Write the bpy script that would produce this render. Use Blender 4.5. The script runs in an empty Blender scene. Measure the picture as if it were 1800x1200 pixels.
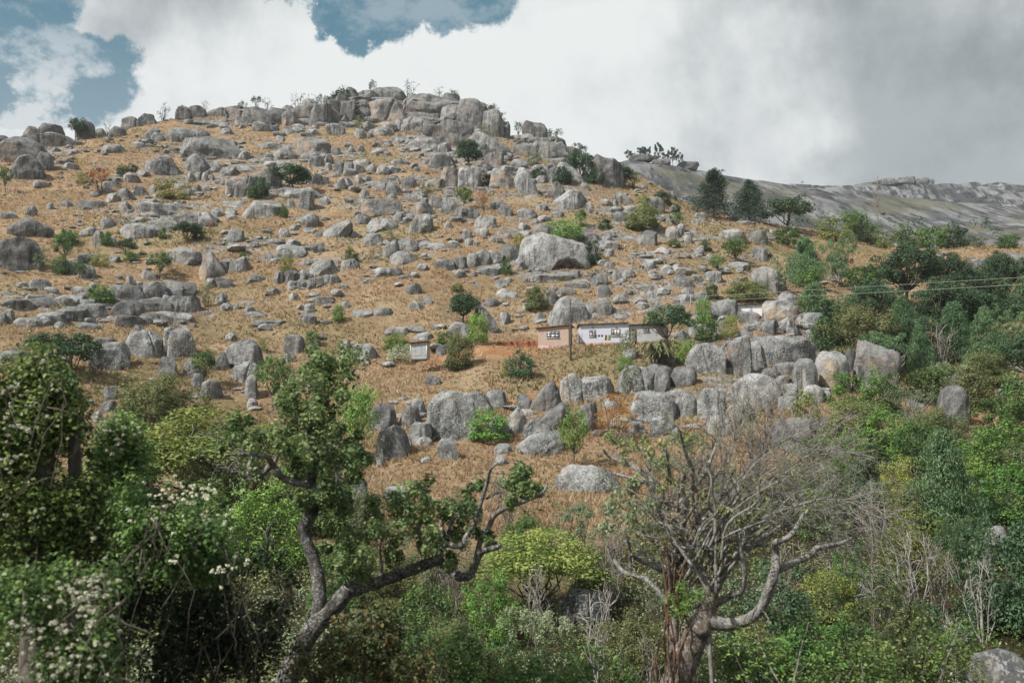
import bpy, bmesh, math, random
import numpy as np
from mathutils import Vector, Matrix

random.seed(7)
RNG = np.random.default_rng(11)
SC = bpy.context.scene
COL = SC.collection
rad = math.radians

# ------------------------------------------------------------------ camera
FPX = 1750.0                      # focal length in pixels of the 1800 px wide photograph
PITCH = math.atan(160.0 / FPX)    # true horizon lies at row 760
cam_d = bpy.data.cameras.new('camera')
cam_d.sensor_width = 36.0
cam_d.lens = 35.0
cam_d.clip_start = 0.1
cam_d.clip_end = 5000.0
cam_d.dof.use_dof = True
cam_d.dof.focus_distance = 115.0
cam_d.dof.aperture_fstop = 1.9
cam = bpy.data.objects.new('camera', cam_d)
COL.objects.link(cam)
cam.location = (0, 0, 0)
cam.rotation_euler = (math.pi / 2 + PITCH, 0, 0)
SC.camera = cam

# ------------------------------------------------------------------ sky, sun, exposure
SUN_EL, SUN_AZ = rad(46), rad(236)        # azimuth clockwise from +Y: behind and left of the camera
wd = bpy.data.worlds.new('World'); SC.world = wd; wd.use_nodes = True
def build_sky():
    nt = wd.node_tree; nt.nodes.clear()
    N = nt.nodes.new; L = nt.links.new
    out = N('ShaderNodeOutputWorld'); bg = N('ShaderNodeBackground')
    bg.inputs['Strength'].default_value = 0.092
    L(bg.outputs[0], out.inputs[0])
    def M(op, a, b=None, c=None, clamp=False):
        n = N('ShaderNodeMath'); n.operation = op; n.use_clamp = clamp
        for i, v in enumerate((a, b, c)):
            if v is None: continue
            if isinstance(v, (int, float)): n.inputs[i].default_value = v
            else: L(v, n.inputs[i])
        return n.outputs[0]
    def ramp(v, a, b, lo=0.0, hi=1.0):
        n = N('ShaderNodeMapRange'); n.interpolation_type = 'SMOOTHSTEP'
        L(v, n.inputs[0])
        for i, k in enumerate((a, b, lo, hi)): n.inputs[i + 1].default_value = k
        return n.outputs[0]
    def mix(f, a, b):
        n = N('ShaderNodeMix'); n.data_type = 'RGBA'
        for s, v in ((n.inputs[0], f), (n.inputs[6], a), (n.inputs[7], b)):
            if isinstance(v, (int, float)): s.default_value = v
            elif isinstance(v, tuple): s.default_value = (*v, 1)
            else: L(v, s)
        return n.outputs[2]
    sky = N('ShaderNodeTexSky'); sky.sky_type = 'NISHITA'; sky.sun_disc = False
    sky.sun_elevation = SUN_EL; sky.sun_rotation = SUN_AZ; sky.altitude = 1200
    sky.dust_density = 1.5; sky.ozone_density = 1.5
    tc = N('ShaderNodeTexCoord')
    def noise(scale, detail, rough=0.55, vec=None, off=(0, 0, 0), sc=(1, 1, 1), dist=0.0):
        mp = N('ShaderNodeMapping'); L(vec or tc.outputs['Generated'], mp.inputs[0])
        mp.inputs['Location'].default_value = off; mp.inputs['Scale'].default_value = sc
        n = N('ShaderNodeTexNoise'); n.inputs['Scale'].default_value = scale
        n.inputs['Detail'].default_value = detail; n.inputs['Roughness'].default_value = rough
        n.inputs['Distortion'].default_value = dist
        L(mp.outputs[0], n.inputs['Vector'])
        return n.outputs[0]
    sx = N('ShaderNodeSeparateXYZ'); L(tc.outputs['Generated'], sx.inputs[0])
    az = M('ARCTAN2', sx.outputs[0], sx.outputs[1])
    el = M('ARCSINE', sx.outputs[2])
    w1 = M('SUBTRACT', noise(7, 6, 0.6), 0.5)
    w2 = M('SUBTRACT', noise(7, 6, 0.6, off=(5.3, 1.7, 9.1)), 0.5)
    azw = M('ADD', az, M('MULTIPLY', w1, 0.11)); elw = M('ADD', el, M('MULTIPLY', w2, 0.10))
    def blob(px, py, rx, ry, raw=False):
        a0, e0 = math.atan((px - 900) / FPX), math.atan((600 - py) / FPX) + PITCH
        dx = M('DIVIDE', M('SUBTRACT', az if raw else azw, a0), rx / FPX)
        dy = M('DIVIDE', M('SUBTRACT', el if raw else elw, e0), ry / FPX)
        return M('SUBTRACT', 1.0, M('SQRT', M('ADD', M('MULTIPLY', dx, dx), M('MULTIPLY', dy, dy))))
    # openings of blue sky between the clouds
    clear = None
    for b in ((-60, 30, 150, 105), (40, 150, 170, 62), (95, 190, 125, 60), (10, 225, 150, 70), (640, 5, 120, 95), (740, -20, 165, 85),
              (830, -30, 110, 75), (650, -90, 260, 120)):
        v = blob(*b)
        clear = v if clear is None else M('MAXIMUM', clear, v)
    # further openings wherever the cloud field runs thin, outside the part of the sky shaped above
    gen = M('MULTIPLY', M('SUBTRACT', noise(2.2, 4, 0.55, off=(2.1, 0.4, 3.3)), 0.60), 2.5)
    away = ramp(blob(900, 330, 1500, 760, True), 0.0, -0.25)
    clear = M('MAXIMUM', clear, M('SUBTRACT', M('MULTIPLY', M('ADD', gen, 1.0), away), 1.0))
    fine = M('SUBTRACT', noise(14, 10, 0.70), 0.5)
    clear = M('ADD', clear, M('MULTIPLY', fine, 1.7))
    cl_mask = ramp(clear, -0.02, 0.15)
    # thin wisps inside the openings
    wisp = ramp(noise(13, 9, 0.66, off=(0.7, 3.0, 1.0), sc=(1, 1, 1.4)), 0.44, 0.60)
    lowveil = ramp(el, 0.40, 0.27)
    wisp = M('MULTIPLY', wisp, M('ADD', M('MULTIPLY', lowveil, 0.8), 0.35), clamp=True)
    wisp = M('MAXIMUM', wisp, M('MULTIPLY', lowveil, 0.25))
    blue = mix(0.9, sky.outputs[0], (0.85, 1.95, 2.55))
    blue = mix(wisp, blue, (5.4, 5.8, 6.0))
    # cloud body: bright in the middle, slate towards the rain side
    big = noise(3.2, 5, 0.55, off=(1.0, 2.0, 0.3))
    med = noise(7.5, 7, 0.6, off=(4.0, 0.2, 2.3), sc=(1, 1, 0.7))
    grey = M('ADD', ramp(azw, rad(3.0), rad(25.0)), M('MULTIPLY', M('SUBTRACT', med, 0.5), 1.9))
    grey = M('ADD', grey, M('MULTIPLY', M('SUBTRACT', big, 0.5), 0.5))
    grey = M('ADD', grey, M('MULTIPLY', ramp(blob(300, 75, 200, 80), -0.3, 0.8), 0.45))
    grey = M('ADD', grey, M('MULTIPLY', ramp(blob(540, 120, 110, 45), -0.4, 0.8), 0.28))
    grey = M('ADD', grey, M('MULTIPLY', ramp(blob(400, 20, 160, 60), -0.4, 0.8), 0.22))
    grey = M('ADD', grey, M('MULTIPLY', ramp(blob(1010, 0, 100, 40), -0.2, 0.7), 0.30))
    for b, k in (((1430, 255, 110, 50), 0.30), ((1650, 60, 120, 60), 0.20), ((1400, 200, 160, 60), 0.12)):
        grey = M('SUBTRACT', grey, M('MULTIPLY', ramp(blob(*b), -0.25, 0.8), k))
    g1 = ramp(grey, 0.08, 1.05)
    soft = ramp(noise(5.5, 8, 0.62, off=(7.0, 1.0, 4.0)), 0.40, 0.66)
    white = mix(soft, (6.85, 7.1, 7.05), (5.5, 5.75, 5.9))
    ccol = mix(g1, white, mix(soft, (3.5, 3.85, 4.0), (2.35, 2.68, 2.85)))
    col = mix(cl_mask, ccol, blue)
    L(col, bg.inputs['Color'])
build_sky()
sl = bpy.data.lights.new('sun', 'SUN'); sl.energy = 4.3; sl.angle = rad(1.0); sl.color = (1.0, 0.965, 0.915)
sun = bpy.data.objects.new('sun', sl); COL.objects.link(sun)
sdir = Vector((math.sin(SUN_AZ) * math.cos(SUN_EL), math.cos(SUN_AZ) * math.cos(SUN_EL), math.sin(SUN_EL)))
sun.rotation_euler = (-sdir).to_track_quat('-Z', 'Y').to_euler()
sun.location = sdir * 300
SC.view_settings.view_transform = 'Standard'
SC.view_settings.look = 'None'
SC.view_settings.exposure = 0.42
SC.view_settings.gamma = 1.0
SC.view_settings.use_curve_mapping = False
SC.render.engine = 'CYCLES'
SC.cycles.use_denoising = True
SC.cycles.max_bounces = 4
SC.cycles.diffuse_bounces = 2
SC.cycles.transparent_max_bounces = 4
SC.cycles.glossy_bounces = 2

# ------------------------------------------------------------------ numeric helpers
def _hash(ix, iy, iz):
    h = (ix * 374761393 + iy * 668265263 + iz * 2147483647) & 0xffffffff
    h = ((h ^ (h >> 13)) * 1274126177) & 0xffffffff
    h = (h ^ (h >> 16)) & 0xffffffff
    return h.astype(np.float64) / 4294967295.0
def vnoise(p):
    p = np.asarray(p, float); i = np.floor(p).astype(np.int64); f = p - i
    f = f * f * f * (f * (f * 6 - 15) + 10)
    r = 0
    for dx in (0, 1):
        for dy in (0, 1):
            for dz in (0, 1):
                w = (f[:, 0] if dx else 1 - f[:, 0]) * (f[:, 1] if dy else 1 - f[:, 1]) * (f[:, 2] if dz else 1 - f[:, 2])
                r = r + w * _hash(i[:, 0] + dx, i[:, 1] + dy, i[:, 2] + dz)
    return r * 2 - 1
def fbm(p, oct=4, gain=0.5):
    a, s, r = 1.0, 0.0, 0
    p = np.asarray(p, float)
    for k in range(oct):
        r = r + a * vnoise(p * (2.03 ** k) + 17.3 * k); s += a; a *= gain
    return r / s
def norm(v):
    return v / np.maximum(np.linalg.norm(v, axis=-1, keepdims=True), 1e-9)
CP, SP = math.cos(PITCH), math.sin(PITCH)
def ray(px, py):
    """direction through a point of the photograph, scaled to horizontal length 1"""
    a, b = (px - 900) / FPX, (600 - py) / FPX
    d = np.array((a, CP - b * SP, SP + b * CP))
    return d / math.hypot(d[0], d[1])
def project(P):
    x, y, z = P
    f = y * CP + z * SP
    return 900 + FPX * x / f, 600 - FPX * (-y * SP + z * CP) / f

class MB:
    """collects geometry, then links it as one mesh object"""
    def __init__(s): s.v, s.f, s.n, s.t = [], [], 0, []
    def add(s, v, f, tint=None):
        v = np.asarray(v, float).reshape(-1, 3); f = np.asarray(f, int)
        s.v.append(v); s.f.append(f + s.n); s.n += len(v)
        s.t.append(np.full(len(v), 0.5) if tint is None else np.broadcast_to(np.asarray(tint, float), (len(v),)))
    def mesh(s, name, mat=None, smooth=True):
        me = bpy.data.meshes.new(name)
        v = np.concatenate(s.v) if s.v else np.zeros((0, 3))
        me.vertices.add(len(v)); me.vertices.foreach_set('co', v.ravel())
        lo = np.concatenate([f.ravel() for f in s.f]) if s.f else np.zeros(0, int)
        ct = np.concatenate([np.full(len(f), f.shape[1]) for f in s.f]) if s.f else np.zeros(0, int)
        me.loops.add(len(lo)); me.loops.foreach_set('vertex_index', lo.astype(np.int32))
        me.polygons.add(len(ct))
        st = np.concatenate(([0], np.cumsum(ct)[:-1])) if len(ct) else ct
        me.polygons.foreach_set('loop_start', st.astype(np.int32))
        if smooth: me.polygons.foreach_set('use_smooth', np.ones(len(ct), bool))
        at = me.attributes.new('tint', 'FLOAT', 'POINT')
        if s.n: at.data.foreach_set('value', np.concatenate(s.t).astype(np.float32))
        if mat: me.materials.append(mat)
        me.update(calc_edges=True); me.validate()
        return me
    def build(s, name, mat=None, parent=None, smooth=True, loc=None, crease=None):
        if crease:
            me = s.mesh(name, mat, True); me.set_sharp_from_angle(angle=crease); return link(name, me, parent, loc)
        return link(name, s.mesh(name, mat, smooth), parent, loc)
    def box(s, lo, hi, tint=None):
        (a, b, c), (d, e, f) = lo, hi
        s.add([(a, b, c), (d, b, c), (d, e, c), (a, e, c), (a, b, f), (d, b, f), (d, e, f), (a, e, f)],
              [(0, 3, 2, 1), (4, 5, 6, 7), (0, 1, 5, 4), (1, 2, 6, 5), (2, 3, 7, 6), (3, 0, 4, 7)], tint)
    def prism(s, poly, y0, y1, tint=None):
        """polygon in x,z (counter-clockwise seen from -y) extruded along y"""
        n = len(poly)
        v = [(x, y0, z) for x, z in poly] + [(x, y1, z) for x, z in poly]
        for i in range(n):
            j = (i + 1) % n
            s.add([v[i], v[j], v[n + j], v[n + i]], [(3, 2, 1, 0)], tint)
        s.add(v[:n], [tuple(range(n))], tint); s.add(v[n:], [tuple(range(n - 1, -1, -1))], tint)
    def tube(s, pts, radii, sides=6, tint=None, wob=0.0):
        pts = np.asarray(pts, float); n = len(pts)
        radii = np.broadcast_to(np.asarray(radii, float), (n,))
        t = np.zeros_like(pts); t[1:-1] = pts[2:] - pts[:-2]; t[0] = pts[1] - pts[0]; t[-1] = pts[-1] - pts[-2]
        t = norm(t)
        ref = np.array((0.31, 0.77, 0.13)) if abs(t[0] @ norm(np.array((0.31, 0.77, 0.13)))) < 0.9 else np.array((1.0, 0, 0))
        u = np.cross(t[0], ref); u /= np.linalg.norm(u)
        ang = np.arange(sides) * 2 * math.pi / sides
        V = []
        for i in range(n):
            u = u - t[i] * (u @ t[i]); u /= max(np.linalg.norm(u), 1e-9); w = np.cross(t[i], u)
            r = radii[i] * (1 + (wob * RNG.uniform(-1, 1, sides) if wob else 0))
            V.append(pts[i] + (np.cos(ang) * r)[:, None] * u + (np.sin(ang) * r)[:, None] * w)
        V.append(pts[-1:] + t[-1] * radii[-1]); V.append(pts[:1] - t[0] * radii[0] * 0.6)
        V = np.concatenate(V)
        F = [(i * sides + j, i * sides + (j + 1) % sides, (i + 1) * sides + (j + 1) % sides, (i + 1) * sides + j) for i in range(n - 1) for j in range(sides)]
        b = s.n
        s.add(V, F, tint)
        k = n * sides
        s.f.append(np.array([((j + 1) % sides, j, k + 1) for j in range(sides)]) + b)
        s.f.append(np.array([((n - 1) * sides + j, (n - 1) * sides + (j + 1) % sides, k) for j in range(sides)]) + b)
    def leaves(s, C, Nn, size, aspect=0.5, tint=None, axis=None):
        """one folded rhombus per leaf"""
        C = np.asarray(C, float); n = len(C)
        if n == 0: return
        Nn = norm(np.asarray(Nn, float))
        a = RNG.normal(size=(n, 3)) if axis is None else np.asarray(axis, float) + RNG.normal(size=(n, 3)) * 0.25
        u = norm(a - Nn * (a * Nn).sum(1, keepdims=True)); w = np.cross(Nn, u)
        sz = np.broadcast_to(np.asarray(size, float), (n,))[:, None]
        b0 = C - u * sz * 0.5; tip = C + u * sz * 0.5
        l = C + w * sz * aspect * 0.5 + Nn * sz * 0.10 - u * sz * 0.05; r = C - w * sz * aspect * 0.5 + Nn * sz * 0.10 - u * sz * 0.05
        V = np.stack((b0, r, tip, l), 1).reshape(-1, 3)
        F = np.arange(n * 4).reshape(-1, 4)
        tt = RNG.uniform(0, 1, n) if tint is None else np.broadcast_to(tint, (n,))
        s.add(V, F, np.repeat(tt, 4))
def link(name, me, parent=None, loc=None):
    o = bpy.data.objects.new(name, me); COL.objects.link(o)
    if parent is not None: o.parent = parent
    if loc is not None: o.location = loc
    return o
def tag(o, label=None, cat=None, group=None, kind=None):
    if label: o['label'] = label
    if cat: o['category'] = cat
    if group: o['group'] = group
    if kind: o['kind'] = kind
    return o
def empty(name, loc=(0, 0, 0), rz=0.0):
    o = bpy.data.objects.new(name, None); COL.objects.link(o)
    o.location = loc; o.rotation_euler = (0, 0, rz); o.empty_display_size = 0.2
    return o
def copy_tree(o, parent=None):
    c = o.copy(); COL.objects.link(c); c.parent = parent
    for ch in o.children: copy_tree(ch, c)
    return c

# ------------------------------------------------------------------ materials
class NT:
    def __init__(s, name):
        s.m = bpy.data.materials.new(name); s.m.use_nodes = True
        s.t = s.m.node_tree; s.t.nodes.clear()
        s.out = s.t.nodes.new('ShaderNodeOutputMaterial')
    def n(s, k, **kw):
        x = s.t.nodes.new(k)
        for a, b in kw.items(): setattr(x, a, b)
        return x
    def l(s, a, b): s.t.links.new(a, b)
    def put(s, sock, v):
        if isinstance(v, (int, float)): sock.default_value = v
        elif isinstance(v, tuple): sock.default_value = (*v, 1) if len(sock.default_value) == 4 and len(v) == 3 else v
        else: s.l(v, sock)
    def math(s, op, a, b=None, clamp=False):
        x = s.n('ShaderNodeMath', operation=op, use_clamp=clamp)
        s.put(x.inputs[0], a)
        if b is not None: s.put(x.inputs[1], b)
        return x.outputs[0]
    def ramp(s, v, a, b, lo=0.0, hi=1.0):
        x = s.n('ShaderNodeMapRange', interpolation_type='SMOOTHSTEP'); s.l(v, x.inputs[0])
        for i, k in enumerate((a, b, lo, hi)): s.put(x.inputs[i + 1], k)
        return x.outputs[0]
    def mix(s, f, a, b, mode='MIX'):
        x = s.n('ShaderNodeMix', data_type='RGBA', blend_type=mode)
        s.put(x.inputs[0], f); s.put(x.inputs[6], a); s.put(x.inputs[7], b)
        return x.outputs[2]
    def coord(s, kind='Object'): return s.n('ShaderNodeTexCoord').outputs[kind]
    def mapping(s, v, loc=None, scale=(1, 1, 1), rot=(0, 0, 0)):
        x = s.n('ShaderNodeMapping'); s.l(v, x.inputs[0]); x.inputs['Scale'].default_value = scale; x.inputs['Rotation'].default_value = rot
        if loc is not None: s.put(x.inputs['Location'], loc)
        return x.outputs[0]
    def noise(s, v, scale, detail=4, rough=0.55, dist=0.0, col=False):
        x = s.n('ShaderNodeTexNoise'); s.l(v, x.inputs['Vector'])
        for k, q in (('Scale', scale), ('Detail', detail), ('Roughness', rough), ('Distortion', dist)): x.inputs[k].default_value = q
        return x.outputs[1 if col else 0]
    def attr(s, name, kind='GEOMETRY', out='Fac'):
        return s.n('ShaderNodeAttribute', attribute_name=name, attribute_type=kind).outputs[out]
    def bump(s, h, strength=0.5, dist=0.1, nrm=None):
        x = s.n('ShaderNodeBump'); s.l(h, x.inputs['Height'])
        x.inputs['Strength'].default_value = strength; x.inputs['Distance'].default_value = dist
        if nrm is not None: s.l(nrm, x.inputs['Normal'])
        return x.outputs[0]
    def princ(s, col, rough=0.9, spec=0.2, nrm=None, metal=0.0):
        x = s.n('ShaderNodeBsdfPrincipled')
        s.put(x.inputs['Base Color'], col); s.put(x.inputs['Roughness'], rough); x.inputs['Specular IOR Level'].default_value = spec
        x.inputs['Metallic'].default_value = metal
        if nrm is not None: s.l(nrm, x.inputs['Normal'])
        s.l(x.outputs[0], s.out.inputs[0])
        return s.m

def mat_rock():
    t = NT('granite')
    obj = t.coord('Object')
    rnd = t.n('ShaderNodeObjectInfo').outputs['Random']
    off = t.n('ShaderNodeCombineXYZ'); 
    for i, k in enumerate((37.0, 53.0, 71.0)): t.l(t.math('MULTIPLY', rnd, k), off.inputs[i])
    v = t.mapping(obj, loc=off.outputs[0])
    dark = t.attr('dark', 'OBJECT'); rust = t.attr('rust', 'OBJECT'); lich = t.attr('lichen', 'OBJECT')
    geo = t.n('ShaderNodeNewGeometry')
    sep = t.n('ShaderNodeSeparateXYZ'); t.l(geo.outputs['Normal'], sep.inputs[0])
    nz = sep.outputs[2]
    base = t.mix(t.ramp(t.noise(v, 0.55, 6, 0.62), 0.36, 0.66), (0.125, 0.125, 0.122), (0.335, 0.335, 0.325))
    base = t.mix(t.math('MULTIPLY', t.ramp(t.noise(v, 2.6, 5, 0.65), 0.42, 0.7), 0.6), base, (0.085, 0.085, 0.083))
    warm = t.ramp(t.noise(v, 0.35, 3, 0.5), 0.5, 0.68)
    base = t.mix(t.math('MULTIPLY', warm, 0.3), base, (0.36, 0.305, 0.25))
    # water streaks run down the steep faces
    st = t.noise(t.mapping(v, scale=(1.5, 1.5, 0.10)), 1.0, 5, 0.6)
    steep = t.ramp(nz, 0.75, 0.25)
    base = t.mix(t.math('MULTIPLY', t.math('MULTIPLY', t.ramp(st, 0.50, 0.64), steep), 0.8), base, (0.05, 0.05, 0.05))
    st2 = t.noise(t.mapping(v, scale=(2.1, 2.1, 0.12), loc=(9, 3, 1)), 1.0, 4, 0.6)
    base = t.mix(t.math('MULTIPLY', t.math('MULTIPLY', t.ramp(st2, 0.55, 0.68), steep), 0.45), base, (0.50, 0.47, 0.43))
    # iron stain
    rs = t.math('MULTIPLY', t.ramp(t.noise(v, 0.5, 4, 0.5), 0.40, 0.58), t.math('MULTIPLY', rust, t.ramp(nz, 0.65, 0.1)), clamp=True)
    left = t.ramp(sep.outputs[0], 0.25, -0.35)
    rs = t.math('MULTIPLY', rs, t.math('ADD', t.math('MULTIPLY', left, 0.8), 0.2))
    base = t.mix(t.math('MULTIPLY', rs, 0.8), base, (0.43, 0.315, 0.215))
    # pale lichen blotches
    vo = t.n('ShaderNodeTexVoronoi'); t.l(v, vo.inputs['Vector']); vo.inputs['Scale'].default_value = 6.0
    sp = t.math('SUBTRACT', t.noise(v, 7.5, 5, 0.72), t.math('MULTIPLY', vo.outputs['Distance'], 0.16))
    cov = t.ramp(t.noise(v, 0.9, 4, 0.6), 0.36, 0.60)
    lm = t.math('MULTIPLY', t.ramp(sp, 0.42, 0.48), t.math('MULTIPLY', t.math('ADD', t.math('MULTIPLY', cov, 0.95), 0.12), lich), clamp=True)
    base = t.mix(t.math('MULTIPLY', lm, 0.66), base, (0.54, 0.55, 0.53))
    dk = t.math('SUBTRACT', 1.0, t.math('MULTIPLY', dark, 0.62))
    cc = t.n('ShaderNodeCombineColor'); [t.l(dk, cc.inputs[i]) for i in range(3)]
    base = t.mix(1.0, base, cc.outputs[0], 'MULTIPLY')
    h = t.math('ADD', t.math('MULTIPLY', t.noise(v, 1.3, 7, 0.65), 0.7), t.math('MULTIPLY', t.noise(v, 9, 4, 0.6), 0.12))
    return t.princ(base, 0.93, 0.12, t.bump(h, 0.75, 0.55))

def mat_ground():
    t = NT('dry_grass_ground')
    v = t.coord('Object')
    soil = t.attr('soil'); green = t.attr('green'); litter = t.attr('litter')
    a = t.noise(v, 0.05, 5, 0.6); b = t.noise(v, 0.35, 5, 0.65); c = t.noise(v, 2.2, 5, 0.7); d = t.noise(v, 7.0, 4, 0.7)
    base = t.mix(t.ramp(a, 0.38, 0.62), (0.325, 0.215, 0.13), (0.41, 0.305, 0.195))
    base = t.mix(t.math('MULTIPLY', t.ramp(b, 0.42, 0.66), 0.7), base, (0.215, 0.135, 0.078))
    base = t.mix(t.math('MULTIPLY', t.ramp(c, 0.45, 0.68), 0.6), base, (0.49, 0.385, 0.25))
    base = t.mix(t.math('MULTIPLY', t.ramp(d, 0.48, 0.68), 0.42), base, (0.16, 0.11, 0.065))
    gm = t.math('MULTIPLY', green, t.ramp(c, 0.35, 0.6), clamp=True)
    base = t.mix(t.math('MULTIPLY', gm, 0.8), base, (0.185, 0.18, 0.085))
    rk = t.attr('rock')
    rockc = t.mix(t.ramp(t.noise(v, 0.5, 6, 0.65), 0.36, 0.64), (0.16, 0.155, 0.15), (0.38, 0.37, 0.35))
    base = t.mix(t.ramp(t.math('ADD', rk, t.math('MULTIPLY', t.math('SUBTRACT', b, 0.5), 1.6)), 0.45, 0.6), base, rockc)
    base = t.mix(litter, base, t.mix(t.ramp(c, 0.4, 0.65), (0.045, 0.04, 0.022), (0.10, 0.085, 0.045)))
    base = t.mix(t.math('MULTIPLY', soil, t.ramp(t.math('ADD', t.math('MULTIPLY', c, 0.6), t.math('MULTIPLY', soil, 0.5)), 0.4, 0.6), clamp=True), base,
                 t.mix(t.ramp(b, 0.4, 0.6), (0.36, 0.17, 0.085), (0.50, 0.29, 0.165)))
    h = t.math('ADD', t.noise(v, 1.2, 6, 0.7), t.math('MULTIPLY', d, 0.5))
    return t.princ(base, 1.0, 0.0, t.bump(h, 0.9, 0.6))

def mat_leaf(name, c0, c1, c2, trans=0.28, rough=0.6):
    """c0..c2: young, common and old leaves; the share of each comes from every leaf's own number"""
    t = NT(name)
    ti = t.attr('tint'); rnd = t.n('ShaderNodeObjectInfo').outputs['Random']
    r = t.n('ShaderNodeValToRGB'); t.l(ti, r.inputs[0])
    e = r.color_ramp.elements
    e[0].color = (*c0, 1); e[1].color = (*c2, 1); e[1].position = 1.0
    m = r.color_ramp.elements.new(0.5); m.color = (*c1, 1)
    hs = t.n('ShaderNodeHueSaturation'); t.l(r.outputs[0], hs.inputs['Color'])
    t.l(t.math('ADD', t.math('MULTIPLY', rnd, 0.035), 0.4825), hs.inputs['Hue'])
    t.l(t.math('ADD', t.math('MULTIPLY', t.math('FRACT', t.math('MULTIPLY', rnd, 7.31)), 0.5), 0.75), hs.inputs['Value'])
    p = t.n('ShaderNodeBsdfPrincipled'); t.l(hs.outputs[0], p.inputs['Base Color'])
    p.inputs['Roughness'].default_value = rough; p.inputs['Specular IOR Level'].default_value = 0.3
    tr = t.n('ShaderNodeBsdfTranslucent'); t.l(hs.outputs[0], tr.inputs['Color'])
    mx = t.n('ShaderNodeMixShader'); mx.inputs[0].default_value = trans
    t.l(p.outputs[0], mx.inputs[1]); t.l(tr.outputs[0], mx.inputs[2]); t.l(mx.outputs[0], t.out.inputs[0])
    return t.m
def mat_bark(name, c0, c1, spots=None, scale=9.0):
    t = NT(name); v = t.coord('Object')
    n1 = t.noise(t.mapping(v, scale=(1, 1, 0.45)), scale, 6, 0.7)
    base = t.mix(t.ramp(n1, 0.36, 0.64), c0, c1)
    if spots:
        base = t.mix(t.math('MULTIPLY', t.ramp(t.noise(v, scale * 2.2, 6, 0.74), 0.47, 0.62), t.ramp(t.noise(v, scale * 0.45, 3, 0.5), 0.33, 0.52)), base, spots)
    return t.princ(base, 0.95, 0.1, t.bump(n1, 0.9, 0.05))
def mat_plain(name, c, rough=0.8, var=0.12, scale=3.0, metal=0.0, spec=0.3, bump=0.1):
    t = NT(name); v = t.coord('Object')
    n1 = t.noise(v, scale, 6, 0.65)
    base = t.mix(t.ramp(n1, 0.3, 0.7), tuple(x * (1 - var) for x in c), tuple(min(1, x * (1 + var)) for x in c))
    return t.princ(base, rough, spec, t.bump(n1, bump, 0.02), metal)

# ------------------------------------------------------------------ the hill: a height field in distance and bearing
def px_az(px): return math.atan((px - 900) / FPX)
NEAR = ((0, -1.7), (3, -1.75), (6, -2.6), (10, -4.6), (15, -6.9), (20, -8.4), (28, -9.6), (36, -9.5), (44, -8.8), (52, -7.6))
# for each bearing (column of the photograph): distance, row of the photograph where that stretch of ground lies
COLS = {
    -400: ((62, 930), (78, 840), (100, 715), (118, 632), (140, 540), (165, 450), (190, 390), (215, 345), (235, 320), (270, 315)),
    0:    ((62, 930), (78, 840), (100, 710), (118, 622), (140, 530), (165, 440), (190, 370), (215, 318), (240, 272), (262, 253)),
    130:  ((62, 930), (78, 835), (100, 705), (118, 615), (140, 527), (165, 440), (195, 365), (225, 302), (255, 252), (275, 234)),
    215:  ((62, 930), (78, 832), (100, 702), (118, 612), (140, 523), (168, 430), (198, 355), (232, 290), (264, 238), (286, 216)),
    300:  ((62, 930), (78, 830), (100, 700), (118, 610), (140, 520), (170, 420), (200, 345), (240, 273), (275, 217), (296, 198)),
    480:  ((62, 930), (75, 850), (95, 720), (115, 618), (140, 510), (170, 410), (205, 330), (245, 262), (285, 214), (305, 196)),
    680:  ((62, 930), (72, 858), (90, 745), (112, 624), (135, 520), (170, 400), (210, 315), (255, 248), (300, 197), (325, 168)),
    800:  ((62, 930), (70, 862), (88, 745), (108, 628), (135, 512), (170, 392), (210, 315), (250, 255), (295, 205), (318, 176)),
    900:  ((62, 932), (70, 866), (88, 735), (106, 630), (112, 612), (119, 609), (123, 585), (150, 455), (180, 375), (220, 305), (255, 262), (285, 236)),
    1000: ((62, 935), (70, 872), (88, 735), (104, 636), (110, 607), (119, 612), (123, 585), (150, 460), (180, 378), (215, 315), (245, 280), (268, 262)),
    1120: ((62, 940), (70, 880), (86, 740), (102, 640), (110, 603), (119, 607), (123, 580), (148, 470), (175, 400), (200, 358), (225, 325), (243, 306)),
    1250: ((62, 945), (70, 885), (84, 750), (100, 640), (110, 598), (122, 563), (145, 480), (170, 420), (195, 385), (215, 372), (235, 370)),
    1400: ((62, 945), (70, 885), (84, 765), (100, 668), (112, 605), (125, 560), (145, 508), (170, 460), (200, 428), (225, 412), (240, 408)),
    1550: ((62, 945), (70, 885), (86, 770), (105, 680), (120, 632), (140, 575), (165, 515), (195, 465), (220, 438), (240, 425)),
    1800: ((62, 945), (72, 880), (90, 780), (110, 690), (126, 640), (150, 575), (180, 515), (205, 470), (230, 440), (250, 430)),
    2200: ((62, 945), (72, 880), (90, 790), (110, 710), (130, 660), (160, 600), (190, 545), (220, 500), (245, 470), (265, 455)),
}
DG = np.concatenate((np.arange(0, 60, 1.0), np.arange(60, 345, 1.0), np.arange(345, 700, 5.0), np.geomspace(700, 3000, 25)))
def column_profile(px, pts):
    ds, zs = [a for a, _ in NEAR], [b for _, b in NEAR]
    for d, py in pts:
        r = ray(px, py); ds.append(d); zs.append(d * r[2])
    dl, zl = ds[-1], zs[-1]
    for k, (dd, fz) in enumerate(((10, 1.0), (40, 0.86), (110, 0.55), (220, 0.3), (500, 0.2))):
        ds.append(dl + dd); zs.append(zl * fz if k else zl + 0.3)
    ds.append(3200); zs.append(12.0)
    z = np.interp(DG, ds, zs)
    # round off the corners a little, on the finely spaced part
    k = np.array((1, 2, 3, 2, 1)) / 9.0
    zz = np.convolve(np.pad(z, 2, 'edge'), k, 'valid'); m = (DG > 2) & (DG < 340)
    z[m] = zz[m]
    return z
_pxs = sorted(COLS)
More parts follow.
